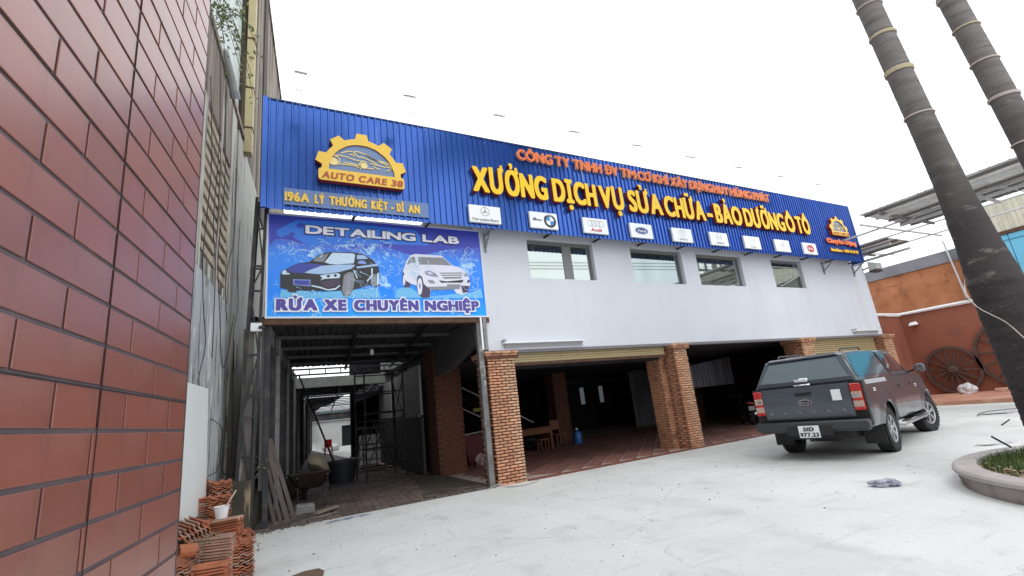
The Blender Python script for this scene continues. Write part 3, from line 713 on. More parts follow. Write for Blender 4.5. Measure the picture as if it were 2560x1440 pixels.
# ------------------------------------------------------------ car make plaques
BLK = mat('print_dark', (.03,.03,.035), .5); GRYP = mat('print_grey', (.25,.26,.28), .5); SKYB = mat('print_blue', (.05,.25,.62), .5); NAVY = mat('print_navy', (.02,.05,.22), .5)
REDP = mat('print_red', (.55,.03,.04), .5); LGREY = mat('print_light_grey', (.42,.44,.46), .5)
PY = 8.508
def ring(mb, cx, cz, rx, rz, w, y=None, n=28):
    y = PY if y is None else y
    for k in range(n):
        a, b2 = 2*PI*k/n, 2*PI*(k+1)/n
        mb.face([(cx+rx*math.cos(a),y,cz+rz*math.sin(a)),(cx+rx*math.cos(b2),y,cz+rz*math.sin(b2)),(cx+(rx-w)*math.cos(b2),y,cz+(rz-w)*math.sin(b2)),(cx+(rx-w)*math.cos(a),y,cz+(rz-w)*math.sin(a))])
def disc(mb, cx, cz, rx, rz, y=None, a0=0, a1=2*PI, n=24):
    y = PY if y is None else y
    pts = [(cx+rx*math.cos(a0+(a1-a0)*k/n),y,cz+rz*math.sin(a0+(a1-a0)*k/n)) for k in range(n + (0 if a1-a0 > 6.2 else 1))]
    if a1 - a0 < 6.2: pts.append((cx,y,cz))
    mb.face(pts)
def strokes(mb, P, w, y=None):
    y = PY if y is None else y
    for (x0,z0),(x1,z1) in zip(P[:-1],P[1:]):
        d = Vector((x1-x0,0,z1-z0)); 
        if d.length < 1e-5: continue
        n = Vector((-d.z,0,d.x)).normalized()*w/2
        a, b2 = Vector((x0,y,z0)), Vector((x1,y,z1)); mb.face([a-n,b2-n,b2+n,a+n])
pl = ['white plaque with a three pointed star in a ring', 'white plaque with a blue and white roundel', 'white plaque with four linked rings', 'white plaque with a dark blue oval',
      'white plaque with thin overlapping ovals', 'white plaque with a faint upright letter mark', 'white plaque with a winged letter in an oval', 'white plaque with a slanted letter in a faint oval', 'white plaque with a red oval']
for k in range(9):
    x0 = 3.90 + k * 1.486; x1 = x0 + .745; z0, z1 = 5.335, 5.73; cx = (x0+x1)/2; cz = (z0+z1)/2
    t = thing('logo_plaque', pl[k] + ' on the blue board', 'plaque', (cx, 8.57, z0), group='car make plaques along the blue board')
    b = MB(); b.box(x0, x1, PY+.004, 8.572, z0, z1); b.build('panel', SIGNW, t, bevel=.004)
    def put(fn, m, nm='logo'):
        q = MB(); fn(q); return q.build(nm, m, t)
    if k == 0:
        def f(q):
            ring(q, cx, cz+.06, .105, .105, .012)
            for a in (90, 210, 330): q.face([(cx+.10*math.cos(math.radians(a)),PY-.001,cz+.06+.10*math.sin(math.radians(a))),(cx+.016*math.cos(math.radians(a+90)),PY-.001,cz+.06+.016*math.sin(math.radians(a+90))),(cx+.016*math.cos(math.radians(a-90)),PY-.001,cz+.06+.016*math.sin(math.radians(a-90)))])
        put(f, GRYP); text('Mercedes-Benz', x0+.06, x1-.06, z0+.04, .065, PY-.002, .003, t, [GRYP], .0012, .004)
    elif k == 1:
        bx = cx + .16
        put(lambda q: ring(q, bx, cz, .165, .165, .055), BLK)
        put(lambda q: (disc(q, bx, cz, .107, .107, PY-.001, 0, PI/2, 8), disc(q, bx, cz, .107, .107, PY-.001, PI, 1.5*PI, 8)), SIGNW)
        put(lambda q: (disc(q, bx, cz, .107, .107, PY-.002, PI/2, PI, 8), disc(q, bx, cz, .107, .107, PY-.002, 1.5*PI, 2*PI, 8)), SKYB)
        text('BMW', bx-.085, bx+.085, cz+.118, .036, PY-.003, .002, t, [SIGNW], .001, .02)
        for q_, m_ in enumerate((SKYB, NAVY, REDP)):
            put(lambda q: q.face([(x0+.06+q_*.03,PY,cz-.02),(x0+.085+q_*.03,PY,cz-.02),(x0+.115+q_*.03,PY,cz+.05),(x0+.09+q_*.03,PY,cz+.05)]), m_, 'stripe')
        put(lambda q: (q.face([(x0+.15,PY,cz-.015),(x0+.30,PY,cz-.015),(x0+.31,PY,cz+.012),(x0+.16,PY,cz+.012)])), BLK)
    elif k == 2:
        put(lambda q: [ring(q, cx+d, cz+.06, .085, .085, .009, PY-.0005*i) for i, d in enumerate((-.165,-.055,.055,.165))], GRYP)
        text('Audi', cx-.16, cx+.16, z0+.05, .085, PY-.002, .003, t, [REDP], .005, .014)
    elif k == 3:
        put(lambda q: disc(q, cx, cz, .22, .10), NAVY); put(lambda q: ring(q, cx, cz, .205, .087, .006, PY-.001), SIGNW)
        text('Ford', cx-.13, cx+.13, cz-.04, .075, PY-.003, .003, t, [SIGNW], .003, .006, .25)
    elif k == 4:
        put(lambda q: (ring(q, cx, cz+.06, .15, .10, .007), ring(q, cx, cz+.06, .045, .095, .007, PY-.001), ring(q, cx, cz+.10, .10, .035, .007, PY-.002)), LGREY)
        text('TOYOTA', cx-.15, cx+.15, z0+.045, .06, PY-.002, .003, t, [GRYP], .001, .012)
    elif k == 5:
        put(lambda q: (strokes(q, [(cx-.09,cz+.13),(cx-.06,cz-.02)], .016), strokes(q, [(cx+.09,cz+.13),(cx+.06,cz-.02)], .016), strokes(q, [(cx-.07,cz+.055),(cx+.07,cz+.055)], .014, PY-.001), ring(q, cx, cz+.06, .13, .10, .006, PY-.002)), LGREY)
        text('HONDA', cx-.15, cx+.15, z0+.045, .055, PY-.002, .003, t, [GRYP], .001, .012)
    elif k == 6:
        put(lambda q: (ring(q, cx, cz+.04, .13, .11, .007), strokes(q, [(cx-.12,cz+.08),(cx-.05,cz+.06),(cx,cz-.0),(cx+.05,cz+.06),(cx+.12,cz+.08)], .010, PY-.001)), LGREY)
        text('mazda', cx-.12, cx+.12, z0+.04, .045, PY-.002, .003, t, [GRYP], .001, .01)
    elif k == 7:
        put(lambda q: (ring(q, cx, cz+.03, .15, .09, .006), strokes(q, [(cx-.08,cz-.04),(cx-.03,cz+.11)], .014, PY-.001), strokes(q, [(cx+.03,cz-.05),(cx+.08,cz+.10)], .014, PY-.001), strokes(q, [(cx-.06,cz+.02),(cx,cz+.04),(cx+.06,cz+.02)], .012, PY-.002)), LGREY)
    else:
        put(lambda q: disc(q, cx+.02, cz, .20, .135), REDP); put(lambda q: ring(q, cx+.02, cz, .185, .12, .008, PY-.001), SIGNW)
        text('KIA', cx-.10, cx+.14, cz-.04, .08, PY-.003, .003, t, [SIGNW], .004, .02)
# ------------------------------------------------------------ floodlights on arms over the board
FL = mat('lamp_housing', (.40,.40,.42), .5); ARM = mat('lamp_arm', (.85,.86,.88), .35)
for k in range(9):
    x = .57 + k * 1.94
    if k == 0: pos = 'first arm lamp above the left end of the blue board, over the gear emblem'
    t = thing('sign_lamp', ['lamp on a thin arm above the gear emblem','lamp on a thin arm right of the gear emblem','lamp on a thin arm above the big yellow letter X','lamp on a thin arm above the orange word TNHH','lamp on a thin arm above the orange words XÂY DỰNG','lamp on a thin arm above the orange word HUY','lamp on a thin arm just past the orange word PHÁT','last lamp but one on a thin arm above the board','lamp on a thin arm above the right end of the board'][k], 'lamp', (x, 8.6, 7.46), group='arm lamps along the top of the blue board')
    b = MB(); b.tube([(x-.02,8.66,7.0),(x-.02,8.62,7.5),(x-.02,8.35,7.66),(x,7.85,7.56)], .0035, 5); b.build('arm', ARM, t)
    b = MB(); b.hexa([(x-.10,7.66,7.43),(x+.10,7.66,7.43),(x+.10,7.84,7.545),(x-.10,7.84,7.545),(x-.10,7.65,7.447),(x+.10,7.65,7.447),(x+.10,7.83,7.562),(x-.10,7.83,7.562)]); b.build('lamp_housing', FL, t)
    b = MB(); b.hexa([(x-.085,7.68,7.437),(x+.085,7.68,7.437),(x+.085,7.82,7.526),(x-.085,7.82,7.526),(x-.085,7.679,7.441),(x+.085,7.679,7.441),(x+.085,7.819,7.531),(x-.085,7.819,7.531)]); b.build('lens', SIGNW, t)
    if k < 5:
        b = MB(); b.bar((x-.10,7.80,7.185),(x+.06,7.80,7.175),.014); b.tube([(x-.02,8.57,7.30),(x-.02,7.80,7.18)], .0025, 4); b.build('stay_rod', ARM, t)
# ------------------------------------------------------------ banner over the car wash entrance
BX0, BX1, BZ0, BZ1, BY = .14, 4.30, 3.405, 5.32, 8.99
t = bt = thing('banner_sign', 'blue car wash banner with a dark sedan and a white car splashed by water', 'banner', (2.2, 8.99, 3.4))
ban = mat('banner_print', (.012,.13,.72), .45)
n_ = ban.node_tree; bsd = n_.nodes['Principled BSDF']; tc = n_.nodes.new('ShaderNodeTexCoord'); sp = n_.nodes.new('ShaderNodeSeparateXYZ'); n_.links.new(tc.outputs['Object'], sp.inputs[0])
cr = n_.nodes.new('ShaderNodeValToRGB'); mr = n_.nodes.new('ShaderNodeMapRange'); mr.inputs[1].default_value = 0; mr.inputs[2].default_value = 1.92
nz = n_.nodes.new('ShaderNodeTexNoise'); nz.inputs['Scale'].default_value = 1.3; nz.inputs['Detail'].default_value = 3; n_.links.new(tc.outputs['Object'], nz.inputs['Vector'])
ad = n_.nodes.new('ShaderNodeMath'); ad.operation = 'MULTIPLY_ADD'; ad.inputs[1].default_value = .7; n_.links.new(nz.outputs[0], ad.inputs[0]); n_.links.new(sp.outputs['Z'], ad.inputs[2])
n_.links.new(ad.outputs[0], mr.inputs[0]); n_.links.new(mr.outputs[0], cr.inputs[0]); 
# printed water: bright warped cell edges inside soft patches
vo = n_.nodes.new('ShaderNodeTexVoronoi'); vo.feature = 'DISTANCE_TO_EDGE'; vo.inputs['Scale'].default_value = 9
wn_ = n_.nodes.new('ShaderNodeTexNoise'); wn_.inputs['Scale'].default_value = 4; wn_.inputs['Detail'].default_value = 5; n_.links.new(tc.outputs['Object'], wn_.inputs['Vector'])
wa = n_.nodes.new('ShaderNodeVectorMath'); wa.operation = 'MULTIPLY_ADD'; wa.inputs[1].default_value = (.5,.5,.5); n_.links.new(wn_.outputs['Color'], wa.inputs[0]); n_.links.new(tc.outputs['Object'], wa.inputs[2]); n_.links.new(wa.outputs[0], vo.inputs['Vector'])
ve = n_.nodes.new('ShaderNodeMapRange'); ve.inputs[1].default_value = 0; ve.inputs[2].default_value = .10; ve.inputs[3].default_value = 1; ve.inputs[4].default_value = 0; n_.links.new(vo.outputs['Distance'], ve.inputs[0])
pm_ = n_.nodes.new('ShaderNodeTexNoise'); pm_.inputs['Scale'].default_value = 1.9; pm_.inputs['Detail'].default_value = 6; pm_.inputs['Roughness'].default_value = .7; n_.links.new(tc.outputs['Object'], pm_.inputs['Vector'])
pr_ = n_.nodes.new('ShaderNodeMapRange'); pr_.inputs[1].default_value = .53; pr_.inputs[2].default_value = .66; n_.links.new(pm_.outputs[0], pr_.inputs[0])
zb_ = n_.nodes.new('ShaderNodeMapRange'); zb_.inputs[1].default_value = 1.62; zb_.inputs[2].default_value = 1.40; n_.links.new(sp.outputs['Z'], zb_.inputs[0])
m1_ = n_.nodes.new('ShaderNodeMath'); m1_.operation = 'MULTIPLY'; n_.links.new(ve.outputs[0], m1_.inputs[0]); n_.links.new(pr_.outputs[0], m1_.inputs[1])
m2_ = n_.nodes.new('ShaderNodeMath'); m2_.operation = 'MULTIPLY'; n_.links.new(m1_.outputs[0], m2_.inputs[0]); n_.links.new(zb_.outputs[0], m2_.inputs[1])
mw_ = n_.nodes.new('ShaderNodeMix'); mw_.data_type = 'RGBA'; n_.links.new(m2_.outputs[0], mw_.inputs[0]); n_.links.new(cr.outputs[0], mw_.inputs[6]); mw_.inputs[7].default_value = (.55,.85,1,1)

acc = None
for (c_x, c_z, r_) in ((1.9,4.78,.55),(3.95,4.52,.36),(2.82,4.38,.36),(.85,4.62,.40),(2.1,4.05,.35),(1.45,4.85,.4),(1.2,3.80,.45),(3.5,3.78,.5)):
    sb_ = n_.nodes.new('ShaderNodeVectorMath'); sb_.operation = 'DISTANCE'; n_.links.new(tc.outputs['Object'], sb_.inputs[0]); sb_.inputs[1].default_value = (c_x - 2.2, .01, c_z - 3.4)
    q_ = n_.nodes.new('ShaderNodeMapRange'); q_.inputs[1].default_value = 0; q_.inputs[2].default_value = r_; q_.inputs[3].default_value = .17; q_.inputs[4].default_value = 0; n_.links.new(sb_.outputs['Value'], q_.inputs[0])
    if acc is None: acc = q_.outputs[0]
    else:
        mm = n_.nodes.new('ShaderNodeMath'); mm.operation = 'MAXIMUM'; n_.links.new(acc, mm.inputs[0]); n_.links.new(q_.outputs[0], mm.inputs[1]); acc = mm.outputs[0]
fn_ = n_.nodes.new('ShaderNodeTexNoise'); fn_.inputs['Scale'].default_value = 7; fn_.inputs['Detail'].default_value = 9; fn_.inputs['Roughness'].default_value = .72; n_.links.new(wa.outputs[0], fn_.inputs['Vector'])
ad_ = n_.nodes.new('ShaderNodeMath'); ad_.operation = 'ADD'; n_.links.new(fn_.outputs[0], ad_.inputs[0]); n_.links.new(acc, ad_.inputs[1])
th_ = n_.nodes.new('ShaderNodeMapRange'); th_.inputs[1].default_value = .62; th_.inputs[2].default_value = .70; th_.inputs[4].default_value = .9; n_.links.new(ad_.outputs[0], th_.inputs[0])
ms_ = n_.nodes.new('ShaderNodeMix'); ms_.data_type = 'RGBA'; n_.links.new(th_.outputs[0], ms_.inputs[0]); n_.links.new(mw_.outputs[2], ms_.inputs[6]); ms_.inputs[7].default_value = (.50,.80,1,1)
n_.links.new(ms_.outputs[2], bsd.inputs['Base Color'])
el = cr.color_ramp.elements; el[0].position = .12; el[0].color = (.0,.40,1.0,1); el[1].position = 1; el[1].color = (.08,.10,.62,1)
e2 = el.new(.45); e2.color = (.0,.25,1.0,1); e3 = el.new(.75); e3.color = (.04,.27,.95,1)
b = MB(); b.box(BX0, BX1, BY+.004, BY+.03, BZ0, BZ1); b.build('panel', ban, t)
b = MB()
for bx in ((BX0-.03,BX0,BZ0-.03,BZ1+.03),(BX1,BX1+.03,BZ0-.03,BZ1+.03),(BX0,BX1,BZ0-.03,BZ0),(BX0,BX1,BZ1,BZ1+.03)): b.box(bx[0],bx[1],BY-.012,BY+.045,bx[2],bx[3])
b.build('frame', mat('banner_frame', (.70,.74,.80), .4), t)
AC = {'dark':(.032,.026,.036),'violet':(.05,.06,.36),'pale':(.38,.55,.82),'paler':(.58,.74,.90),'grey':(.07,.058,.085),'sky':(.24,.36,.78),'plum':(.07,.045,.10),'lilac':(.30,.29,.42),'white':(.74,.76,.88),'violetbg':(.055,.075,.52),'wave':(.04,.22,.85),'waterp':(.16,.52,.86)}
def art(L, nm, y):
    for i, (c, P) in enumerate(L):
        q = MB(); q.face([(px_, y - i * .0004, pz_) for px_, pz_ in P]); q.build(nm, mat('print_' + c, AC[c], .45), t)
art(ART_BACK, 'print_patch', BY+.002); art(ART_SEDAN, 'sedan_print', BY-.004); art(ART_SUV, 'white_car_print', BY-.004)
# water splashes: many thin curling drops and threads, one print
rs = random.Random(3); sp_ = MB()
def splash(cx, cz, rx, rz, n, y, ang=None):
    for k in range(n):
        a = rs.uniform(0, 2*PI); r = math.sqrt(rs.random())
        x = cx + rx*r*math.cos(a); z = cz + rz*r*math.sin(a)
        if not (BX0+.05 < x < BX1-.12 and BZ0+.1 < z < BZ1-.05): continue
        d = rs.uniform(0, 2*PI) if ang is None else ang + rs.uniform(-.7,.7)
        P = [(x, z)]; L = rs.uniform(.02,.06)
        for q in range(rs.randint(2,5)):
            d += rs.uniform(-1.1,1.1); x += L*math.cos(d); z += L*math.sin(d)*.9
            if BX0+.03 < x < BX1-.03 and BZ0+.03 < z < BZ1-.03: P.append((x, z))
        if len(P) > 1: strokes(sp_, P, rs.uniform(.003,.011), y - k*2e-6)
        if rs.random() < .5: disc(sp_, x if BX0+.05<x<BX1-.05 else cx, z, *([rs.uniform(.006,.016)]*2), y - .0003, n=7)
SY_ = BY - .0155
splash(1.75, 4.85, .75, .16, 30, SY_); splash(2.25, 4.45, .3, .28, 16, SY_, 1.8); splash(3.95, 4.55, .24, .30, 40, SY_-.0004); splash(2.85, 4.4, .26, .28, 28, SY_-.0008)
splash(.75, 4.55, .45, .18, 10, SY_-.001, .5); splash(1.95, 4.02, .34, .22, 26, SY_-.0012); splash(1.2, 3.82, .7, .05, 12, SY_-.0014, 0); splash(4.1, 3.95, .14, .22, 10, SY_-.0015)
sp_.build('water_splash_print', mat('print_splash', (.52,.76,.95), .45), t)
TW = mat('banner_white', (.84,.88,.96), .45); TD = mat('banner_outline', (.045,.04,.20), .45); TP = mat('banner_purple', (.085,.06,.34), .45)
# DETAILING LAB, with dark outline behind
for wd, a, b2 in (('DETAILING', .75, 2.845), ('LAB', 2.99, 3.80)):
    text(wd, a-.018, b2+.018, 4.963, .211, BY-.0172, .0004, t, [TD], .032, -.036, name='outline')
    text(wd, a, b2, 4.98, .175, BY-.0255, .001, t, [TW], .014, .014)
for wd, a, b2 in (('RỬA', .28, .95), ('XE', 1.063, 1.452), ('CHUYÊN', 1.587, 2.824), ('NGHIỆP', 2.95, 4.135)):
    text(wd, a-.026, b2+.026, 3.486, .272, BY-.0172, .0004, t, [TW], .046, -.040, name='outline')
    text(wd, a, b2, 3.512, .22, BY-.0255, .001, t, [TP], .020, .014)
# beam under the banner and frame members beside it
t = thing('entrance_frame', 'dark steel frame carrying the banner over the car wash entrance', 'steel frame', (2.2, 9.05, 3.3))
b = MB(); b.box(.05, 4.36, 9.0, 9.12, 3.27, 3.372); b.build('beam', RUST, t)
b = MB(); b.bar((4.12,9.08,3.27),(4.09,9.04,.0),.11,.10); b.build('post', mat('old_post', (.17,.165,.165), .7, var=.4, vscale=4, dirt=(.42,.42,.42), dscale=5, dlo=.6, dhi=.68), t)
b = MB(); b.box(4.135, 4.175, 8.98, 9.02, 2.68, 3.4); b.build('white_strip', SIGNW, t)
b = MB(); b.box(4.20, 4.275, 8.985, 9.03, 2.68, 3.4); b.build('grey_strip', mat('grey_strip', (.25,.25,.25), .7, var=.4, vscale=6), t)
b = MB(); b.box(.1, 4.3, 9.02, 9.06, 5.27, 5.30); b.build('top_rail', STEEL, t)
for x in (.13, 1.5, 2.9, 4.28):
    b = MB(); b.bar((x,9.06,3.37),(x,9.06,5.3),.05); b.build('upright', STEELD, t)
# lattice column left of the banner
t = thing('lattice_column', 'narrow black steel lattice column with cross braces left of the banner', 'steel column', (-.1, 8.95, 0))
A0, A1 = Vector((-.25,8.95,0)), Vector((-.055,8.95,5.6)); B0, B1 = Vector((-.03,8.95,0)), Vector((.095,8.95,5.6))
for nm, p, q, w_ in (('chord', A0, A1, .05), ('chord', B0, B1, .05)):
    b = MB(); b.bar(p, q, w_); b.build(nm, STEELD, t)
b = MB(); b.bar(A0+Vector((.03,.25,0)), A1+Vector((.03,.25,0)), .05); b.build('chord', STEELD, t)
zs = [.5,1.15,1.75,2.1,2.75,3.3,3.85,4.25,4.3,5.0,5.5]
for k, z in enumerate(zs):
    f = z/5.6; b = MB(); b.bar(A0.lerp(A1,f), B0.lerp(B1,f), .03); b.build('rung', STEELD, t)
for k in range(0, 10, 2):
    f, g2 = zs[k]/5.6, zs[min(k+2,10)]/5.6; b = MB()
    if k % 4: b.bar(A0.lerp(A1,f), B0.lerp(B1,g2), .025)
    else: b.bar(B0.lerp(B1,f), A0.lerp(A1,g2), .025)
    b.build('brace', STEELD, t)
t = thing('security_camera', 'small white security camera box on the lattice column under the banner', 'camera', (-.02, 8.85, 3.2))
b = MB(); b.box(-.10, .07, 8.84, 8.92, 3.13, 3.27); b.build('junction_box', SIGNW, t, bevel=.01)
b = MB(); b.tube([(.04,8.84,3.19),(.09,8.75,3.18)], .028, 10); b.build('camera_body', BLK, t)
# ------------------------------------------------------------ left side: tiled wall close to the camera
TT = math.radians(8.745); TE = Vector((-.4185, 4.0, 0)); tu = Vector((math.sin(TT), math.cos(TT), 0)); tn = Vector((math.cos(TT), -math.sin(TT), 0))
tw_ = thing('tiled_wall', 'reddish brown wall of large glossy brick shaped panels close on the left', 'wall', tuple(TE), -TT)
JOINT = mat('panel_joint', (.13,.10,.11), .55, var=.3, vscale=3)
TILER = mat('panel_red', (.275,.080,.052), .5, crough=.32, spec=.55, var=.22, vscale=1.2, rnd=.10, coat=1.0, dirt=(.19,.052,.03), dscale=1.2, dstretch=(1,1,.15), dlo=.50, dhi=.72, bump=.03, bscale=5)
b = MB(); b.box(-.30, -.008, -6.5, 0, 0, 6.6); b.build('backing', JOINT, tw_, local=True)
b = MB(); b.box(-.30, .0, .001, .012, 0, 6.6); b.build('end_face', JOINT, tw_, local=True)
RP = .1872; Z0 = .0025; Lt = .64
def tilemesh(L, m=TILER):
    b = MB(); b.box(-.008, 0, 0, L - .018, .020, RP - .0); return b.mesh('tile', m, bevel=.0025)
cache = {}; ntile = 0
seams_s = [-1.25, -2.53, -3.81, -5.1]
for r in range(35):
    z = Z0 + r * RP; off = .32 if r % 2 else 0
    cuts = [0.0]
    s = -(.33 if r % 2 == 0 else (.61 if r >= 9 else .645))
    while s > -6.4: cuts.append(s); s -= Lt
    cuts += [q for q in seams_s if all(abs(q - c) > .05 for c in cuts)]
    cuts = sorted(cuts, reverse=True)
    for hi, lo in zip(cuts[:-1], cuts[1:]):
        if ntile >= 290 and True: 
            pass
        L = round(hi - lo, 3)
        if lo < -3.9: continue
        if L not in cache: cache[L] = tilemesh(L)
        o = inst(cache[L], 'tile', tw_, (random.uniform(-.0008,.0008), lo + .006, z)); ntile += 1
print('tiles', ntile)
b = MB(); b.box(-.008, 0, -6.4, -3.86, .0, 6.6); b.build('far_end_sheet', TILER, tw_, local=True)
b = MB()
for z in (Z0 + 9*RP, Z0 + 15*RP, Z0 + 3*RP, Z0 + 21*RP, Z0 + 27*RP): b.box(.0005, .004, -3.86, -.002, z + .001, z + .005)
for s in (-1.25,): b.box(.0005, .0035, s - .002, s + .0015, 0, 6.5)
b.build('panel_seam', mat('seam_black', (.01,.008,.008), .6), tw_, local=True)
# ------------------------------------------------------------ left side: old rendered wall of the neighbour
NT = math.radians(6.5); NP = Vector((-.50, 9.0, 0)); nu = Vector((math.sin(NT), math.cos(NT), 0))
OLD = mat('old_render', (.66,.64,.57), .9, col2=(.46,.43,.36), var=.3, vscale=1.1, stretch=(2.2,2.2,.35), dirt=(.075,.066,.055), dscale=1.7, dstretch=(3,3,.22), dlo=.50, dhi=.62, bump=.5, bscale=9)
OLDB = mat('old_bluish_render', (.50,.53,.55), .85, col2=(.33,.35,.355), vscale=1.6, stretch=(1.6,1.6,.5), dirt=(.75,.75,.70), dscale=2.6, dstretch=(1.6,1.6,.5), dlo=.60, dhi=.66, bump=.4, bscale=9)
OLDD = mat('old_dark_render', (.36,.31,.25), .95, col2=(.20,.165,.13), vscale=.8, stretch=(2,2,.25), dirt=(.085,.07,.055), dscale=1.3, dstretch=(3,3,.16), dlo=.46, dhi=.60, bump=.5, bscale=8)
stain(OLD, (.055,.05,.042), 3.2, (3,3,.22), .50, .60, .85); stain(OLD, (.30,.25,.17), 1.0, (1,1,.6), .55, .7, .7, 9)
stain(OLDB, (.07,.068,.06), 2.6, (3,3,.28), .53, .61, .8); stain(OLDB, (.80,.79,.74), 6, (2,2,.6), .60, .64, .95, 2)
stain(OLDD, (.50,.46,.38), 2.5, (3,3,.3), .57, .66, .7, 3)
stain(TILER, (.42,.20,.15), 22, (1,1,1), .68, .71, .8, 1); stain(TILER, (.15,.04,.022), 1.5, (1,1.6,.16), .56, .68, .7, 7); stain(TILER, (.36,.16,.13), .9, (1,.7,1.2), .48, .72, .7, 4); stain(TILER, (.12,.04,.03), 9, (1,1.2,.5), .60, .70, .45, 12)
nw = thing('old_wall', 'stained old rendered wall with slanting louvre openings left of the building', 'wall', tuple(NP), -NT)
# local frame: x out of the wall, y along it
def lw(name, m, x0, x1, y0, y1, z0, z1, par=nw, **k):
    b = MB(); b.box(x0, x1, y0, y1, z0, z1); return b.build(name, m, par, local=True, **k)
louv = [(-1.80,-.80,3.92,6.3),(-.66,.08,3.86,6.2)]
b = MB(); ys = [-5.5,-1.80,-.80,-.66,.08,.55]
def piece(y0, y1, z0, z1, m=OLD, nm='wall_face'): return lw(nm, m, -.35, 0, y0, y1, z0, z1)
piece(-5.5,-1.80,3.7,6.295); piece(-5.5,-1.80,6.30,7.50,OLDD); piece(-1.80,-.80,6.3,7.52,OLDD); piece(-.80,-.66,3.7,7.52); piece(-.66,.08,6.2,7.52,OLDD); piece(.08,.55,3.7,7.50)
piece(-1.80,-.80,3.7,3.92); piece(-.66,.08,3.7,3.86)
piece(-5.5,.55,0,3.695,OLDB,'lower_wall_face')
lw('stained_groove', OLDD, -.35,-.05,.55,.80,0,7.4)
piece(.80,1.60,3.2,7.45,mat('plain_old_render', (.50,.50,.44), .9, var=.15, vscale=.9, dirt=(.20,.18,.155), dscale=.8, dstretch=(1.2,1.2,.4), dlo=.56, dhi=.70, bump=.3, bscale=8)); piece(.80,1.60,0,3.195)
lw('louvre_back', mat('louvre_dark', (.03,.02,.014), .95), -.12,-.05,-1.798,.078,3.93,6.195)
LV = mat('louvre_blade', (.50,.42,.31), .9, var=.25, vscale=4, dirt=(.30,.25,.19), dscale=4)
for (y0, y1, z0, z1) in louv:
    n = int((z1 - z0) / .205)
    for k in range(n):
        z = z0 + .075 + k * .205; b = MB()
        b.box(-.045,-.006,y0,y1,z,z+.115)
        b.build('louvre_blade', LV, nw, local=True)
lw('parapet_crust', OLDD, -.34,.03,-5.5,1.3,7.53,7.65)
# tall dark wall beyond, rising above the blue board
tallw = thing('tall_wall', 'tall brown streaked wall rising behind the left end of the blue board', 'wall', tuple(NP), -NT)
PLN = mat('plain_old_render', (.50,.50,.44), .9, var=.15, vscale=.9, dirt=(.20,.18,.155), dscale=.8, dstretch=(1.2,1.2,.4), dlo=.56, dhi=.70, bump=.3, bscale=8)
stain(PLN, (.10,.09,.075), 2.4, (2.5,2.5,.3), .56, .66, .8)
b = MB(); b.box(-.6, 0, 1.62, 12.5, 0, 7.44); b.build('lower_wall_face', PLN, tallw, local=True)
b = MB(); b.box(-.6, 0, 1.62, 12.5, 7.45, 14.7); b.build('wall_face', OLDD, tallw, local=True)
b = MB(); b.box(-.55, .05, 1.62, 12.5, 14.71, 14.85); b.build('coping', OLDD, tallw, local=True)
b = MB(); b.box(-.02, .035, 4.2, 4.9, 7, 14.6); b.build('stain_strip', mat('dark_stain', (.10,.08,.07), .95, var=.4, vscale=2, stretch=(2,2,.3)), tallw, local=True)
t = thing('yellow_pipe', 'square pale yellow pipe running up the corner of the tall wall', 'pipe', tuple(NP), -NT)
YP = mat('pipe_yellow', (.56,.47,.26), .7, var=.15, vscale=2, dirt=(.2,.14,.07), dscale=5, dlo=.62, dhi=.68)
for k, (z0, z1) in enumerate(((7.3,7.9),(7.91,8.9),(8.91,10.2),(10.22,15))):
    b = MB(); b.box(.0, .15, 1.38, 1.60, z0, z1); b.build('pipe_section', YP, t, local=True)
    b = MB(); b.box(-.01, .16, 1.37, 1.61, z1-.03, z1+.005); b.build('joint', RUST, t, local=True)
# pale panel building behind the old wall
t = thing('pale_panel_building', 'pale green white panelled building rising behind the old wall', 'building', tuple(NP), -NT)
PP = mat('pale_panel', (.56,.64,.62), .5, rnd=.04, var=.04, vscale=.6)
b = MB(); b.box(-2.6,-.15,-6,1.34,7.66,17); b.build('core', GREY, t, local=True)
for r in range(7):
    for c in range(3):
        b = MB(); b.box(-.145,-.12,-5.9 + c*2.42,-5.9 + c*2.42 + 2.405, 7.66 + r*1.3, 7.66 + r*1.3 + 1.285); b.build('panel', PP, t, local=True)
# spout
t = thing('drain_spout', 'short grey drain pipe stub near the top of the old wall', 'pipe', tuple(NP + nu * -.7), -NT)
b = MB(); b.tube([(.02,-.4,7.75),(.10,.0,7.45),(.12,.12,7.30)], .07, 10); b.build('pipe', mat('pvc_grey', (.33,.34,.34), .5), t, local=True)
b = MB(); b.tube([(.12,.10,7.32),(.13,.17,7.22)], .085, 10); b.build('collar', GRYP, t, local=True)
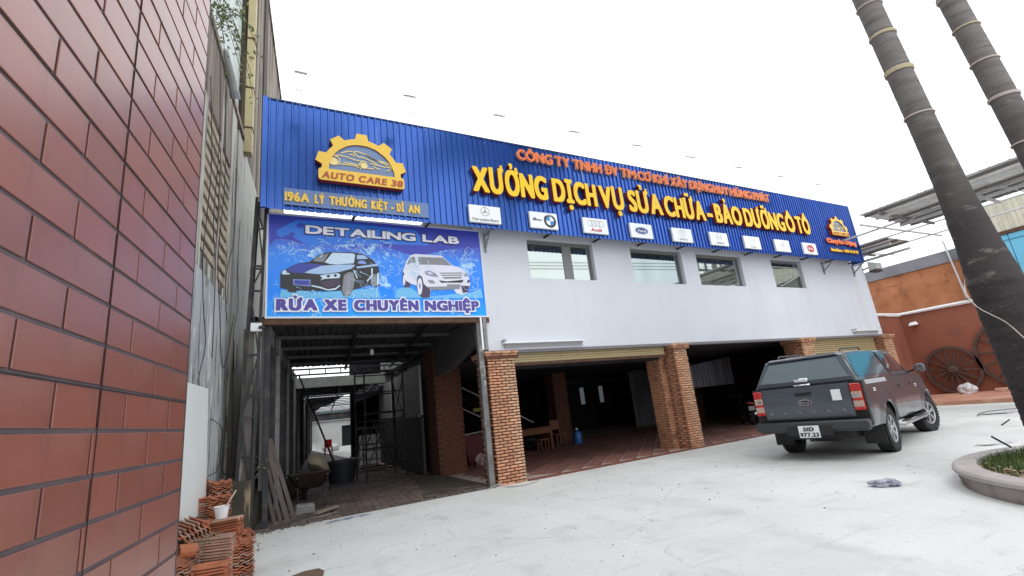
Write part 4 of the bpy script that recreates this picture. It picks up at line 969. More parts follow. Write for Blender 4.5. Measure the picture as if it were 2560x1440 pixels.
# hanging cables
CAB = mat('cable_black', (.03,.028,.03), .6)
def wp(s, z, o=.03): v = NP + nu * s + Vector((math.cos(NT), -math.sin(NT), 0)) * o; return Vector((v.x, v.y, z))
def smooth(P, n=6):
    P = [Vector(p) for p in P]; out = []
    for i in range(len(P) - 1):
        p0, p1, p2, p3 = P[max(i-1,0)], P[i], P[i+1], P[min(i+2,len(P)-1)]
        for k in range(n):
            u = k / n; out.append(.5*((2*p1)+(-p0+p2)*u+(2*p0-5*p1+4*p2-p3)*u*u+(-p0+3*p1-3*p2+p3)*u**3))
    out.append(P[-1]); return out
cabs = [([(-1.9,6.6),(-1.75,5.4),(-1.55,4.6),(-1.85,3.9),(-1.7,3.3),(-1.35,2.7),(-1.6,2.2),(-1.2,1.9)], 'black cable snaking down the old wall beside the tiled wall'),
        ([(-.9,7.2),(-.75,5.6),(-.70,4.2),(-.6,3.4),(-.3,2.75),(-.0,2.55),(.3,2.8),(.6,3.6)], 'black cable dropping past the louvres into a deep loop'),
        ([(.45,6.4),(.30,5.0),(.05,4.2),(-.12,3.6),(.1,3.35)], 'thin black cable hanging right of the louvres'),
        ([(1.1,5.6),(.8,4.6),(1.3,3.9),(.7,3.2),(1.0,2.6)], 'thin black cable zigzagging on the wall near the lattice column'),
        ([(-.7,1.75),(-.1,1.62),(.2,1.3),(-.2,1.02),(-.8,.98)], 'black cable loop low on the wall above the roof tiles'),
        ([(1.6,1.7),(.9,1.35),(.3,1.15),(.35,.92),(.9,.88)], 'low black cable loop running behind the lattice column'),
        ([(-1.4,7.5),(-1.3,6.0),(-1.15,4.6),(-1.05,3.9),(-.95,2.6)], 'straight black cable running down over the louvres')]
for P, lab in cabs:
    P = [(s + .10*math.sin(i*2.1), z) for i, (s, z) in enumerate(P)]
    b = MB(); b.tube(smooth([wp(s, z, .03 + .02*(i % 2)) for i, (s, z) in enumerate(P)]), .0065, 5); o = b.build('cable', CAB, off=(0,0,0)); tag(o, lab, 'cable', 'black cables hanging on the old wall')
# hanging plant
hp = thing('hanging_plant', 'leafy weed hanging from the top of the old wall', 'plant', tuple(wp(-2.2, 7.5)))
LEAF = mat('weed_leaf', (.17,.25,.10), .6, var=.4, vscale=9, col2=(.24,.28,.15)); 
st = MB(); lf = MB(); rr_ = random.Random(5)
for k in range(15):
    s0 = -2.15 + rr_.uniform(-.5,.45); p = wp(s0, 7.6 + rr_.uniform(-.1,.25), .03); P = [p.copy()]
    d = Vector((rr_.uniform(.1,.6), rr_.uniform(-.4,.5), rr_.uniform(.1,.5)))
    for q in range(rr_.randint(4,8)):
        p = p + d * .16; P.append(p.copy()); d += Vector((rr_.uniform(-.12,.12), rr_.uniform(-.15,.2), -.33))
        for w in range(4):
            c = p + Vector((rr_.uniform(-.06,.06), rr_.uniform(-.06,.06), rr_.uniform(-.06,.06))); a = Vector((rr_.uniform(-1,1), rr_.uniform(-1,1), rr_.uniform(-1,1))).normalized() * .035; b2 = a.cross(Vector((rr_.uniform(-1,1), rr_.uniform(-1,1), 1))).normalized() * .018
            lf.face([c-a, c+b2, c+a, c-b2])
    st.tube(P, .005, 4)
st.build('stem', mat('weed_stem', (.10,.08,.05), .9), hp); tag(lf.build('foliage', LEAF, hp), kind='stuff')
# white board leaning behind the tiled wall
t = thing('white_board', 'plain white board leaning between the tiled wall and the old wall', 'board', (-.55, 7.2, 0))
b = MB(); b.hexa([(-.72,6.0,.62),(-.52,7.35,.62),(-.50,7.35,.62),(-.70,6.0,.62),(-.74,6.15,2.10),(-.585,7.75,2.13),(-.565,7.75,2.13),(-.72,6.15,2.10)]); b.build('sheet', mat('board_white', (.84,.88,.87), .4, var=.03, vscale=1), t)
# ------------------------------------------------------------ pickup truck
PAINT = mat('truck_paint', (.075,.090,.110), .34, metal=.35, coat=.7, spec=.6, var=.08, vscale=2, dirt=(.12,.115,.11), dscale=2, dlo=.62, dhi=.8)
PAINTC = mat('canopy_paint', (.065,.080,.098), .26, metal=.3, coat=.8)
TGLASS = mat('truck_glass', (.02,.03,.04), .04, spec=1.0, coat=1.0)
TGLASSB = mat('truck_side_glass', (.03,.12,.165), .10, spec=.4, coat=.35)
RUB = mat('tyre_rubber', (.022,.022,.024), .85, var=.3, vscale=9, bump=.3, bscale=30)
PLAS = mat('black_plastic', (.018,.018,.02), .6)
BUMP = mat('bumper_grey', (.055,.058,.066), .4, metal=.3)
CHROME = mat('chrome', (.75,.76,.78), .12, metal=1)
RIM = mat('rim_silver', (.46,.47,.49), .3, metal=.8)
LRED = mat('lamp_red', (.48,.015,.012), .15, coat=1.0, spec=.8)
LCLR = mat('lamp_clear', (.50,.36,.30), .12, coat=1.0)
tk = thing('pickup_truck', 'dark grey double cab pickup truck with a rear canopy seen from behind', 'truck', (9.76, 5.58, 0), math.radians(12.4))
XR, XF, WB = -1.10, 4.12, 3.22
AR = .47; AZ = .42
def zt(x):     # top edge of the lower body
    if x < 2.85: return 1.27 + .02 * math.sin((x + 1.1) * .8)
    return 1.27 - .10 * ((x - 2.85) / 1.27) - .17 * max(0, (x - 3.4) / .72) ** 2
def hw(x, z):
    t = (z - .45) / .82
    w_ = .862 + .062 * math.sin(PI * min(1, max(0, t)) ** .8 * .95) - .03 * max(0, t - .75) * 4 * .35
    for ax in (0, WB):
        r = math.hypot(x - ax, (z - AZ) * 1.0)
        if r < .68: w_ += .035 * (1 - max(0, (r - AR) / .21))
    if x > 3.35: w_ -= .16 * ((x - 3.35) / .77) ** 2
    if x < -.85: w_ -= .05 * ((-.85 - x) / .25) ** 2
    return w_
NX, NZ = 96, 16
def body_side(sg):
    mb = MB(); V = {}
    xs = [XR + (XF - XR) * i / NX for i in range(NX + 1)]
    def zb(x): return .50 if .5 < x < 2.75 else (.52 if x <= .5 else .48)
    def P(i, j):
        x = xs[i]; z = zb(x) + (zt(x) - zb(x)) * j / NZ
        for ax in (0, WB):
            r = math.hypot(x - ax, z - AZ)
            if r < AR + .045 and z > AZ - .2:
                if r > AR - .03 or True:
                    k = AR / max(r, 1e-4) if r > AR - .045 else 1
                    x2, z2 = ax + (x - ax) * k, AZ + (z - AZ) * k
                    if r > AR - .045: return (x2, sg * hw(x2, z2), z2)
        return (x, sg * hw(x, z), z)
    for i in range(NX):
        for j in range(NZ):
            cx = (xs[i] + xs[i+1]) / 2; cz = zb(cx) + (zt(cx) - zb(cx)) * (j + .5) / NZ
            if any(math.hypot(cx - ax, cz - AZ) < AR for ax in (0, WB)): continue
            mb.face([P(i,j), P(i+1,j), P(i+1,j+1), P(i,j+1)])
    return mb
def weld(mb, name, m, par, sm='all', split=False):
    me = mb.mesh(name, m, (0,0,0), sm)
    bm = bmesh.new(); bm.from_mesh(me); bmesh.ops.remove_doubles(bm, verts=bm.verts, dist=.0008); bmesh.ops.dissolve_degenerate(bm, edges=bm.edges, dist=1e-5); bmesh.ops.recalc_face_normals(bm, faces=bm.faces); bm.to_mesh(me); bm.free()
    if sm != 'all': me.set_sharp_from_angle(angle=math.radians(35))
    o = bpy.data.objects.new(name, me); COL.objects.link(o); o.parent = par; return o
for sg in (-1, 1):
    mb = body_side(sg)
    # arch lips and liners
    for ax in (0, WB):
        n = 22
        for k in range(n):
            a0 = math.radians(-14 + 208 * k / n); a1 = math.radians(-14 + 208 * (k + 1) / n)
            def Q(a, r, d): 
                x, z = ax + r * math.cos(a), AZ + r * math.sin(a); return (x, sg * (hw(x, z) + d), z)
            mb.face([Q(a0,AR-.001,0),Q(a1,AR-.001,0),Q(a1,AR-.03,-.03),Q(a0,AR-.03,-.03)])
    weld(mb, 'body_side', PAINT, tk)
    ln = MB()
    for ax in (0, WB):
        for k in range(20):
            a0 = math.radians(-14 + 208 * k / 20); a1 = math.radians(-14 + 208 * (k + 1) / 20); r = AR - .015
            p0 = (ax + r*math.cos(a0), AZ + r*math.sin(a0)); p1 = (ax + r*math.cos(a1), AZ + r*math.sin(a1))
            ln.face([(p0[0], sg*.88, p0[1]),(p1[0], sg*.88, p1[1]),(p1[0], sg*.45, p1[1]),(p0[0], sg*.45, p0[1])])
    ln.build('arch_liner', PLAS, tk, local=True)
# hood and front
mb = MB(); nx = 12
for i in range(nx):
    xa = 2.80 + (XF - 2.80) * i / nx; xb = 2.80 + (XF - 2.80) * (i + 1) / nx
    for j in range(12):
        def H(x, t): y = (t * 2 - 1) * hw(x, zt(x)); return (x, y, zt(x) + .055 * (1 - abs(t*2-1) ** 2.5))
        mb.face([H(xa, j/12), H(xb, j/12), H(xb, (j+1)/12), H(xa, (j+1)/12)])
weld(mb, 'hood', PAINT, tk)
b = MB(); b.box(XF-.02, XF+.08, -.74, .74, .42, .98); b.box(XF+.02, XF+.16, -.70, .70, .42, .66); b.build('front_bumper', PAINT, tk, local=True, bevel=.04, smooth=True)
b = MB(); b.box(-1.0, 4.0, -.55, .55, .34, .50); b.build('chassis', PLAS, tk, local=True)
b = MB(); b.box(-.6, .3, -.20, .20, .26, .36); b.tube([(0,-.75,.38),(0,.75,.38)], .05, 8); b.tube([(WB,-.75,.38),(WB,.75,.38)], .04, 8); b.build('axle', PLAS, tk, local=True)
b = MB(); b.box(-1.0,2.9,-.84,.84,.62,1.1); b.build('inner_body', PLAS, tk, local=True)
# greenhouse lofts
def loft(st, n=18):
    """st: list of (x_bottom, x_top, hw_bottom, hw_top, z0, z1); returns point function"""
    def P(s, t):   # s station 0..len-1 (float), t 0..1 from belt left over roof to belt right
        i = min(int(s), len(st) - 2); f = s - i; a = [u*(1-f)+v*f for u, v in zip(st[i], st[i+1])]
        xb, xt, wb, wt, z0, z1 = a
        q = t * 2 if t <= .5 else (1 - t) * 2; sg = 1 if t <= .5 else -1
        if q < .62: h = q / .62 * .86; y = wb + (wt - wb) * h ; z = z0 + (z1 - z0) * h
        else:
            u = (q - .62) / .38; y0 = wb + (wt - wb) * .86; zz = z0 + (z1 - z0) * .86
            an = u * PI / 2; y = y0 * (1 - u) ** .75 if False else y0 - y0 * (1 - math.cos(an)) * 1.0; z = zz + (z1 + .0 - zz) * math.sin(an) ** .55
        x = xb + (xt - xb) * min(1, (z - z0) / (z1 - z0))
        return (x, sg * y, z)
    return P
def loft_mesh(P, ns, name, m, nt=36, closed=(False, False), sub=4):
    mb = MB()
    for i in range(ns * sub):
        for j in range(nt): mb.face([P(i/sub, j/nt), P((i+1)/sub, j/nt), P((i+1)/sub, (j+1)/nt), P(i/sub, (j+1)/nt)])
    for e, s in ((0, 0.0), (1, float(ns))):
        if closed[e]:
            mb.face([P(s, j/nt) for j in range(nt + 1)])
    return weld(mb, name, m, tk, 'auto')
can = [(-1.075,-.84,.84,.63,1.275,1.78),(-.9,-.76,.862,.64,1.275,1.805),(.3,.3,.87,.66,1.285,1.84),(1.02,1.02,.87,.66,1.285,1.84)]
PC = loft(can); loft_mesh(PC, 3, 'canopy_shell', PAINTC, closed=(True, True))
cabst = [(1.06,1.10,.875,.70,1.285,1.80),(1.35,1.35,.88,.715,1.29,1.835),(2.1,2.0,.88,.70,1.28,1.83),(2.50,2.15,.875,.67,1.27,1.77),(3.02,2.25,.83,.62,1.265,1.70)]
PCb = loft(cabst); loft_mesh(PCb, 4, 'cab_shell', PAINT, closed=(True, True))
def side_patch(P, pts, name, m, sg, off=.006, n=8):
    """quad patch given as (s,q) corners: lower rear, lower front, upper front, upper rear"""
    mb = MB(); g = []
    for i in range(n + 1):
        rowp = []
        for j in range(n + 1):
            u, v = i / n, j / n
            s = (pts[0][0]*(1-u)+pts[1][0]*u)*(1-v) + (pts[3][0]*(1-u)+pts[2][0]*u)*v
            q = (pts[0][1]*(1-u)+pts[1][1]*u)*(1-v) + (pts[3][1]*(1-u)+pts[2][1]*u)*v
            p = P(s, q / 2 if sg > 0 else 1 - q / 2); rowp.append((p[0], p[1] + sg * off, p[2] + off * .3))
        g.append(rowp)
    for i in range(n):
        for j in range(n): mb.face([g[i][j], g[i+1][j], g[i+1][j+1], g[i][j+1]])
    return weld(mb, name, m, tk)
for sg in (-1, 1):
    side_patch(PC, [(.55,.09),(2.80,.07),(2.72,.60),(.75,.60)], 'canopy_side_window', TGLASSB, sg)
    side_patch(PCb, [(.12,.10),(1.25,.08),(1.20,.56),(.35,.56)], 'rear_side_window', TGLASS, sg)
    side_patch(PCb, [(1.38,.08),(3.15,.08),(2.75,.50),(1.33,.56)], 'front_side_window', TGLASS, sg)
    side_patch(PCb, [(1.26,.06),(1.37,.06),(1.32,.58),(1.21,.58)], 'pillar_trim', PLAS, sg, .007, 3)
# windscreen and canopy rear glass
def quad_panel(name, m, pts, th=.01, dirv=(-1,0,0)):
    d = Vector(dirv) * th; mb = MB(); mb.hexa([*[Vector(p) for p in pts], *[Vector(p) + d for p in pts]]); return mb.build(name, m, tk, local=True, bevel=.004)
quad_panel('windscreen', TGLASS, [(3.01,-.72,1.30),(3.01,.72,1.30),(2.28,.56,1.69),(2.28,-.56,1.69)], .012, (.55,0,.83))
quad_panel('rear_window', mat('rear_glass', (.15,.175,.20), .06, metal=.5, spec=1.0), [(-1.064,-.73,1.365),(-1.064,.73,1.365),(-.898,.565,1.70),(-.898,-.565,1.70)], .014, (-.93,0,.36))
rg = MB(); rg.hexa([Vector(p) for p in ((-1.10,-.80,1.29),(-1.10,.80,1.29),(-1.02,.80,1.29),(-1.02,-.80,1.29),(-1.085,-.79,1.372),(-1.085,.79,1.372),(-1.0,.79,1.372),(-1.0,-.79,1.372))]); rg.build('canopy_hatch_frame', PAINTC, tk, local=True, bevel=.008)
b = MB(); b.hexa([(-.895,-.60,1.735),(-.895,.60,1.735),(-.78,.60,1.75),(-.78,-.60,1.75),(-.885,-.58,1.775),(-.885,.58,1.775),(-.78,.58,1.80),(-.78,-.58,1.80)]); b.build('canopy_rear_lip', PAINTC, tk, local=True, bevel=.012)
b = MB(); b.box(-1.145,-1.09,-.12,.12,1.335,1.405); b.box(-1.15,-1.08,-.14,.14,1.265,1.305); b.build('hatch_handle', CHROME, tk, local=True, bevel=.015, smooth=True)
# tailgate
tg = MB()
for j in range(10):
    za, zb_ = .70 + .56*j/10, .70 + .56*(j+1)/10
    def tx(z): return -1.135 - .035*math.sin(PI*(z-.70)/.60) 
    for i in range(8):
        ya, yb = -.715 + 1.43*i/8, -.715 + 1.43*(i+1)/8
        tg.face([(tx(za),ya,za),(tx(za),yb,za),(tx(zb_),yb,zb_),(tx(zb_),ya,zb_)])
tg.box(-1.13,-1.02,-.715,.715,.70,1.262)
tg.build('tailgate', PAINT, tk, local=True, smooth=True)
b = MB(); b.box(-1.10,-1.0,-.90,.90,.55,1.27); b.build('rear_panel', PLAS, tk, local=True)
b = MB(); b.box(-1.186,-1.160,-.13,.13,1.10,1.155); b.build('tailgate_handle', PLAS, tk, local=True, bevel=.01)
b = MB(); b.box(-1.192,-1.162,-.14,.14,1.158,1.17); b.build('handle_lip', PAINT, tk, local=True)
def rear_y(y): return -y    # picture right is local -y
em = MB(); em.v = []; 
for (rx, rz, x0, nm, m) in ((.115,.052,-1.180,'emblem',CHROME),(.098,.038,-1.184,'emblem_field',mat('emblem_dark', (.012,.016,.035), .5))):
    q = MB(); q.face([(x0, rx*math.cos(2*PI*k/24), .985 + rz*math.sin(2*PI*k/24)) for k in range(24)]); q.build(nm, m, tk, local=True)
def truck_text(word, y0, y1, z, cap, x, m, bold, gap, nm):
    hold = thing('hold', None, None); L = text(word, y0, y1, z, cap, 0, .006, hold, [m], bold, gap, name=nm, local=True)
    R = Matrix(((0,1,0,x),(-1,0,0,0),(0,0,1,0),(0,0,0,1)))
    for o in L:
        me = o.data; me.transform(R @ Matrix.Translation(o.location)); o.location = (0,0,0); o.parent = tk
    bpy.data.objects.remove(hold)
for i, ch in enumerate('RANGER'): truck_text(ch, -.62 + i*.236, -.555 + i*.236, .80, .045, -1.184, mat('letter_grey', (.22,.23,.25), .4), .002, 0, 'letter')
truck_text('Ford', -.07, .07, .965, .040, -1.190, CHROME, .003, .004, 'letter')
# lamps
for sg in (-1, 1):
    y0, y1 = .66*sg, .875*sg
    b = MB()
    def lampbox(za, zb2, m, ex=0):
        q = MB(); ya, yb = sorted((.726*sg, (.872+ex)*sg)); q.hexa([(-1.175,ya,za),(-1.175,yb,za),(-1.0 if sg>0 else -1.0,yb,za),(-1.0,ya,za),(-1.175,ya,zb2),(-1.175,yb,zb2),(-1.0,yb,zb2),(-1.0,ya,zb2)]); return q.build('tail_lamp_section', m, par, local=True, bevel=.01)
    par = b0 = MB().box(-1.165,-1.01,*sorted((.722*sg,.88*sg)),.80,1.235).build('tail_lamp', LRED, tk, local=True, bevel=.012)
    lampbox(1.11,1.238,LRED); lampbox(.995,1.105,LCLR,.002); lampbox(.96,.99,LRED); lampbox(.85,.955,LCLR,.002); lampbox(.798,.845,LRED)
    q = MB(); q.box(-1.18,-1.176,*sorted((.745*sg,.81*sg)),1.03,1.07); q.build('reflector', CHROME, par, local=True)
# bumper, plate, hitch
b = MB(); b.box(-1.30,-1.12,-.90,.90,.52,.665); b.box(-1.22,-1.0,-.86,.86,.48,.60); b.build('rear_bumper', BUMP, tk, local=True, bevel=.02, smooth=True)
b = MB(); b.box(-1.306,-1.29,-.36,.36,.44,.60); b.box(-1.28,-1.05,-.34,.34,.42,.50); b.build('plate_recess', PLAS, tk, local=True)
b = MB(); b.box(-1.316,-1.309,-.165,.165,.40,.60); b.build('number_plate', SIGNW, tk, local=True, bevel=.002)
truck_text('51D', -.085, .085, .512, .068, -1.326, BLK, .004, .012, 'letter'); truck_text('977.23', -.145, .145, .418, .070, -1.326, BLK, .004, .010, 'letter')
b = MB(); b.box(-1.27,-1.19,-.035,.035,.33,.42); b.build('tow_hitch', PLAS, tk, local=True)
# stickers
q = MB(); q.box(-1.190,-1.178,-.585,-.445,.985,1.165); q.build('tailgate_sticker', SIGNW, tk, local=True)
for sg in (-1,):
    q = MB(); z0, z1 = 1.195, 1.268
    for i in range(6):
        xa, xb = -.80 + 1.35*i/6, -.80 + 1.35*(i+1)/6
        q.face([(xa, sg*(hw(xa,z0)+.005), z0),(xb, sg*(hw(xb,z0)+.005), z0),(xb, sg*(hw(xb,z1)+.005), z1),(xa, sg*(hw(xa,z1)+.005), z1)])
    q.build('side_decal', mat('decal_silver', (.50,.52,.55), .3), tk, local=True)
    for xx, zz in ((-.55,1.10),(2.48,1.03)):
        q = MB()
        for d in (0, .035): q.face([(xx, sg*(hw(xx,zz)+.006), zz-d),(xx+.16, sg*(hw(xx+.16,zz)+.006), zz-d),(xx+.16, sg*(hw(xx,zz)+.006), zz-d+.02),(xx, sg*(hw(xx,zz)+.006), zz-d+.02)])
        q.build('badge', SIGNW, tk, local=True)
# door seams and handles
for sg in (-1, 1):
    q = MB()
    for x in (1.02, 1.98, 2.88):
        for k in range(8):
            za, zb2 = .52 + .75*k/8, .52 + .75*(k+1)/8; dx = -.05*math.sin(PI*k/8) if x > 1.5 else 0
            q.face([(x-.005, sg*(hw(x,za)+.0025), za),(x+.005, sg*(hw(x,za)+.0025), za),(x+.005, sg*(hw(x,zb2)+.0025), zb2),(x-.005, sg*(hw(x,zb2)+.0025), zb2)])
    q.build('door_seam', BLK, tk, local=True)
    for x in (1.18, 2.12):
        q = MB(); yy = sg*(hw(x,1.08)+.02); q.box(x, x+.16, *sorted((yy-sg*.012, yy+sg*.012)), 1.065, 1.095); q.build('door_handle', BUMP, tk, local=True, bevel=.006)
    # side step
    q = MB(); q.tube([(.52,sg*.80,.44),(.62,sg*.93,.40),(2.60,sg*.93,.40),(2.72,sg*.80,.44)], .042, 10); q.build('side_step', RIM, tk, local=True, smooth=True)
    q = MB(); q.box(.75,1.15,*sorted((sg*.89,sg*.965)),.435,.452); q.box(1.75,2.3,*sorted((sg*.89,sg*.965)),.435,.452); q.build('step_pad', PLAS, tk, local=True)
    # mirror
    q = MB(); yy = sorted((sg*.98, sg*1.17)); q.box(2.48,2.60,yy[0],yy[1],1.28,1.45); mo = q.build('mirror', PAINT, tk, local=True, bevel=.035, smooth=True)
    q = MB(); q.box(2.470,2.482,*sorted((sg*1.0,sg*1.15)),1.305,1.43); q.build('mirror_glass', mat('mirror_glass', (.55,.62,.66), .03, metal=1), mo, local=True)
    q = MB(); q.bar((2.54,sg*.86,1.30),(2.54,sg*1.0,1.33),.05,.04); q.build('mirror_arm', PLAS, mo, local=True)
    # roof rail
    q = MB(); q.tube([(-.45,sg*.54,1.82),(-.38,sg*.54,1.865),(.70,sg*.54,1.885),(.80,sg*.54,1.84)], .016, 8); q.build('roof_rail', mat('rail_dark', (.05,.05,.055), .4), tk, local=True)
    # mud flaps
    q = MB(); q.box(-.545,-.53,*sorted((sg*.58,sg*.90)),.20,.58); q.build('mud_flap', PLAS, tk, local=True)
    q = MB(); q.box(2.70,2.715,*sorted((sg*.66,sg*.90)),.26,.5); q.build('mud_flap', PLAS, tk, local=True)
# wheels
def wheel(x, sg, steer=0.0):
    w_ = bpy.data.objects.new('wheel', MB().mesh('wheel', RUB)); COL.objects.link(w_)
    mb = MB(); R0 = .385
    prof = [(.235,-.10),(.30,-.118),(.345,-.118),(.372,-.105),(.385,-.07),(.385,.07),(.372,.105),(.345,.118),(.30,.118),(.235,.10),(.235,-.10)]
    mb.lathe(prof, 40, axis='y'); 
    for k in range(40):
        a = 2*PI*k/40
        for s2 in (-1, 1):
            c, s_ = math.cos(a + s2*.03), math.sin(a + s2*.03); m_ = Matrix(((c,0,-s_,0),(0,1,0,0),(s_,0,c,0),(0,0,0,1)))
            mb.box(.380,.392,*sorted((s2*.02,s2*.112)),-.018,.018, m=m_)
    mb.box; me = mb.mesh('tyre', RUB, smooth='auto')
    w_.data = me; w_.name = 'wheel'; w_.parent = tk; w_.location = (x, sg*.785, .385); w_.rotation_euler = (0,0,steer)
    rm = MB(); so = sg
    rm.lathe([(.238,.02*so),(.238,.108*so),(.225,.112*so),(.212,.10*so),(.205,.02*so)], 36, axis='y')
    for k in range(6):
        a = 2*PI*k/6 + .3
        for da in (-.13, .13):
            c, s_ = math.cos(a+da), math.sin(a+da); c2, s2 = math.cos(a+da*.4), math.sin(a+da*.4)
            rm.bar((.045*c2, .085*so, .045*s2), (.215*c, .098*so, .215*s_), .034, .022, up=(0,1,0))
    rm.lathe([(.0,.104*so),(.05,.104*so),(.06,.085*so),(.0,.06*so)], 14, axis='y')
    rm.build('rim', RIM, w_, local=True, smooth='auto')
    dk = MB(); dk.lathe([(.0,.03*so),(.212,.03*so)], 24, axis='y'); dk.build('brake_disc', PLAS, w_, local=True)
for sg in (-1, 1): wheel(0, sg); wheel(WB, sg, math.radians(-14))
# ------------------------------------------------------------ right side: terracotta wall, wheels, platform
BRN = mat('terracotta_paint', (.27,.092,.056), .8, var=.12, vscale=.8, bump=.1, bscale=12, dirt=(.16,.06,.045), dscale=.8, dlo=.5, dhi=.75)
ORS = mat('orange_stone', (.46,.20,.095), .9, var=.25, vscale=1.5, col2=(.33,.12,.05), bump=1.0, bscale=3.5, dirt=(.25,.09,.045), dscale=2.2, dlo=.56, dhi=.7)
GRC = mat('grey_coping', (.21,.21,.23), .85, var=.2, vscale=1.5, bump=.2)
t = thing('terracotta_wall', 'terracotta coloured wall with a rough orange upper part and grey coping', 'wall', (26.2, 8, 0))
b = MB(); b.box(26.2, 26.6, -8, 10.8, 0, 3.70); b.build('lower_wall', BRN, t)
b = MB(); b.box(21.5, 26.6, 10.802, 11.2, 0, 3.70); b.build('return_wall', BRN, t)
b = MB(); 
for i in range(46):      # rough blocks of the upper wall
    y0 = -8 + i * .44
    for r in range(4):
        z0 = 3.84 + r * .43; dx = random.uniform(-.012,.012)
        b.hexa([(26.22+dx,y0,z0),(26.5,y0,z0),(26.5,y0+.47,z0),(26.22+dx+random.uniform(-.006,.006),y0+.47,z0),(26.22+dx,y0,z0+.46),(26.5,y0,z0+.46),(26.5,y0+.47,z0+.46),(26.22+dx+random.uniform(-.006,.006),y0+.47,z0+.46)])
tag(b.build('upper_stone', ORS, t), kind='stuff')
b = MB(); b.box(26.15, 26.7, -8, 12.3, 5.56, 6.06); b.build('coping', GRC, t)
b = MB(); b.tube([(21.5,10.74,3.76),(26.14,10.74,3.76),(26.14,-8,3.80)], .065, 8); b.build('white_pipe', SIGNW, t)
def wagon(y, z, R, lab):
    t = thing('wagon_wheel', lab, 'wagon wheel', (26.1, y, .12), group='old wagon wheels against the terracotta wall')
    WD = mat('old_wheel_wood', (.095,.055,.045), .85, var=.3, vscale=6)
    tl = Matrix.Translation((26.08, y, z)) @ Euler((0, 0, PI/2)).to_matrix().to_4x4()
    b = MB(); b.lathe([(R,-.05),(R,.05),(R-.11,.05),(R-.11,-.05),(R,-.05)], 36, m=tl, axis='y'); b.build('rim', WD, t)
    for k in range(14):
        a = 2*PI*k/14 + .1; d = Vector((0, math.cos(a), math.sin(a)))
        b = MB(); b.bar(Vector((26.06,y,z)) + d*.12, Vector((26.08,y,z)) + d*(R-.09), .075, .06); b.build('spoke', WD, t)
    b = MB(); b.lathe([(0,.14),(.10,.14),(.16,.08),(.18,-.02),(.18,-.08),(0,-.08)], 16, m=tl, axis='y'); b.build('hub', WD, t)
wagon(9.45, 1.08, .98, 'whole wagon wheel leaning against the terracotta wall right of the truck mirror')
wagon(7.25, 1.50, 1.38, 'larger wagon wheel partly hidden by the thick palm trunk')
g = MB(); g.box(20.75, 26.2, -8, 10.8, -.05, .115); struct(g, 'terracotta_platform', mat('terracotta_tiles', (.50,.25,.17), .8, var=.15, vscale=1.2, dirt=(.6,.36,.26), dscale=1.5, bump=.1))
pf = bpy.data.objects['terracotta_platform']
b = MB()
for x in range(12): b.box(20.8 + x*.45, 20.8 + x*.45 + .012, -8, 10.7, .115, .1165)
b.build('joint_lines', BRN, pf)
t = thing('wall_lamp', 'small white lamp fixed high on the terracotta wall', 'lamp', (26.1, 10.3, 3.2))
b = MB(); b.hexa([(25.95,10.1,3.17),(25.95,10.5,3.17),(26.19,10.42,3.17),(26.19,10.18,3.17),(26.0,10.16,3.30),(26.0,10.44,3.30),(26.19,10.38,3.34),(26.19,10.22,3.34)]); b.build('lamp_shade', SIGNW, t, bevel=.02)
def blob(name, label, cat, x, y, z, sx, sy, sz, m, seed=0, group=None, sub=3, amp=.35):
    r = random.Random(seed); bm = bmesh.new(); bmesh.ops.create_icosphere(bm, subdivisions=sub, radius=1)
    ph = [(r.uniform(0,6), r.uniform(2,5), Vector((r.uniform(-1,1), r.uniform(-1,1), r.uniform(-1,1))).normalized()) for _ in range(9)]
    for v in bm.verts:
        n = v.co.normalized(); f = 1 + amp * sum(abs(math.sin(n.dot(d) * w + p)) - .5 for p, w, d in ph) / 3
        v.co = n * f; v.co.z = max(v.co.z, -.62); v.co = Vector((v.co.x*sx, v.co.y*sy, (v.co.z+.62)*sz))
    me = bpy.data.meshes.new(name); bm.to_mesh(me); bm.free(); me.materials.append(m)
    o = bpy.data.objects.new(name, me); COL.objects.link(o); o.location = (x, y, z); return tag(o, label, cat, group)
BAG = mat('plastic_bag', (.60,.60,.62), .4, var=.15, vscale=8)
blob('plastic_bag', 'pale crumpled plastic bag lying in front of the whole wagon wheel', 'bag', 25.2, 8.9, .115, .22, .26, .24, BAG, 1)
BK = mat('loose_brick', (.52,.30,.24), .9, var=.25, vscale=6, dirt=(.65,.55,.5), dscale=6)
for k, (x, y, a, lab) in enumerate(((25.3,7.75,.2,'loose brick beside the pale bag on the terracotta platform'),(25.5,7.3,-.3,'pinkish brick leaning on its neighbour on the platform'),(25.2,6.75,.5,'last brick of the short line on the platform'),(25.0,5.3,.1,'single brick on the platform close to the palm trunk'))):
    b = MB(); b.box(-.16,.16,-.34,.34,0,.13); o = b.build('loose_brick', BK, bevel=.02, loc=(x,y,.116), rot=(0,0,a)); tag(o, lab, 'brick', 'loose bricks on the terracotta platform')
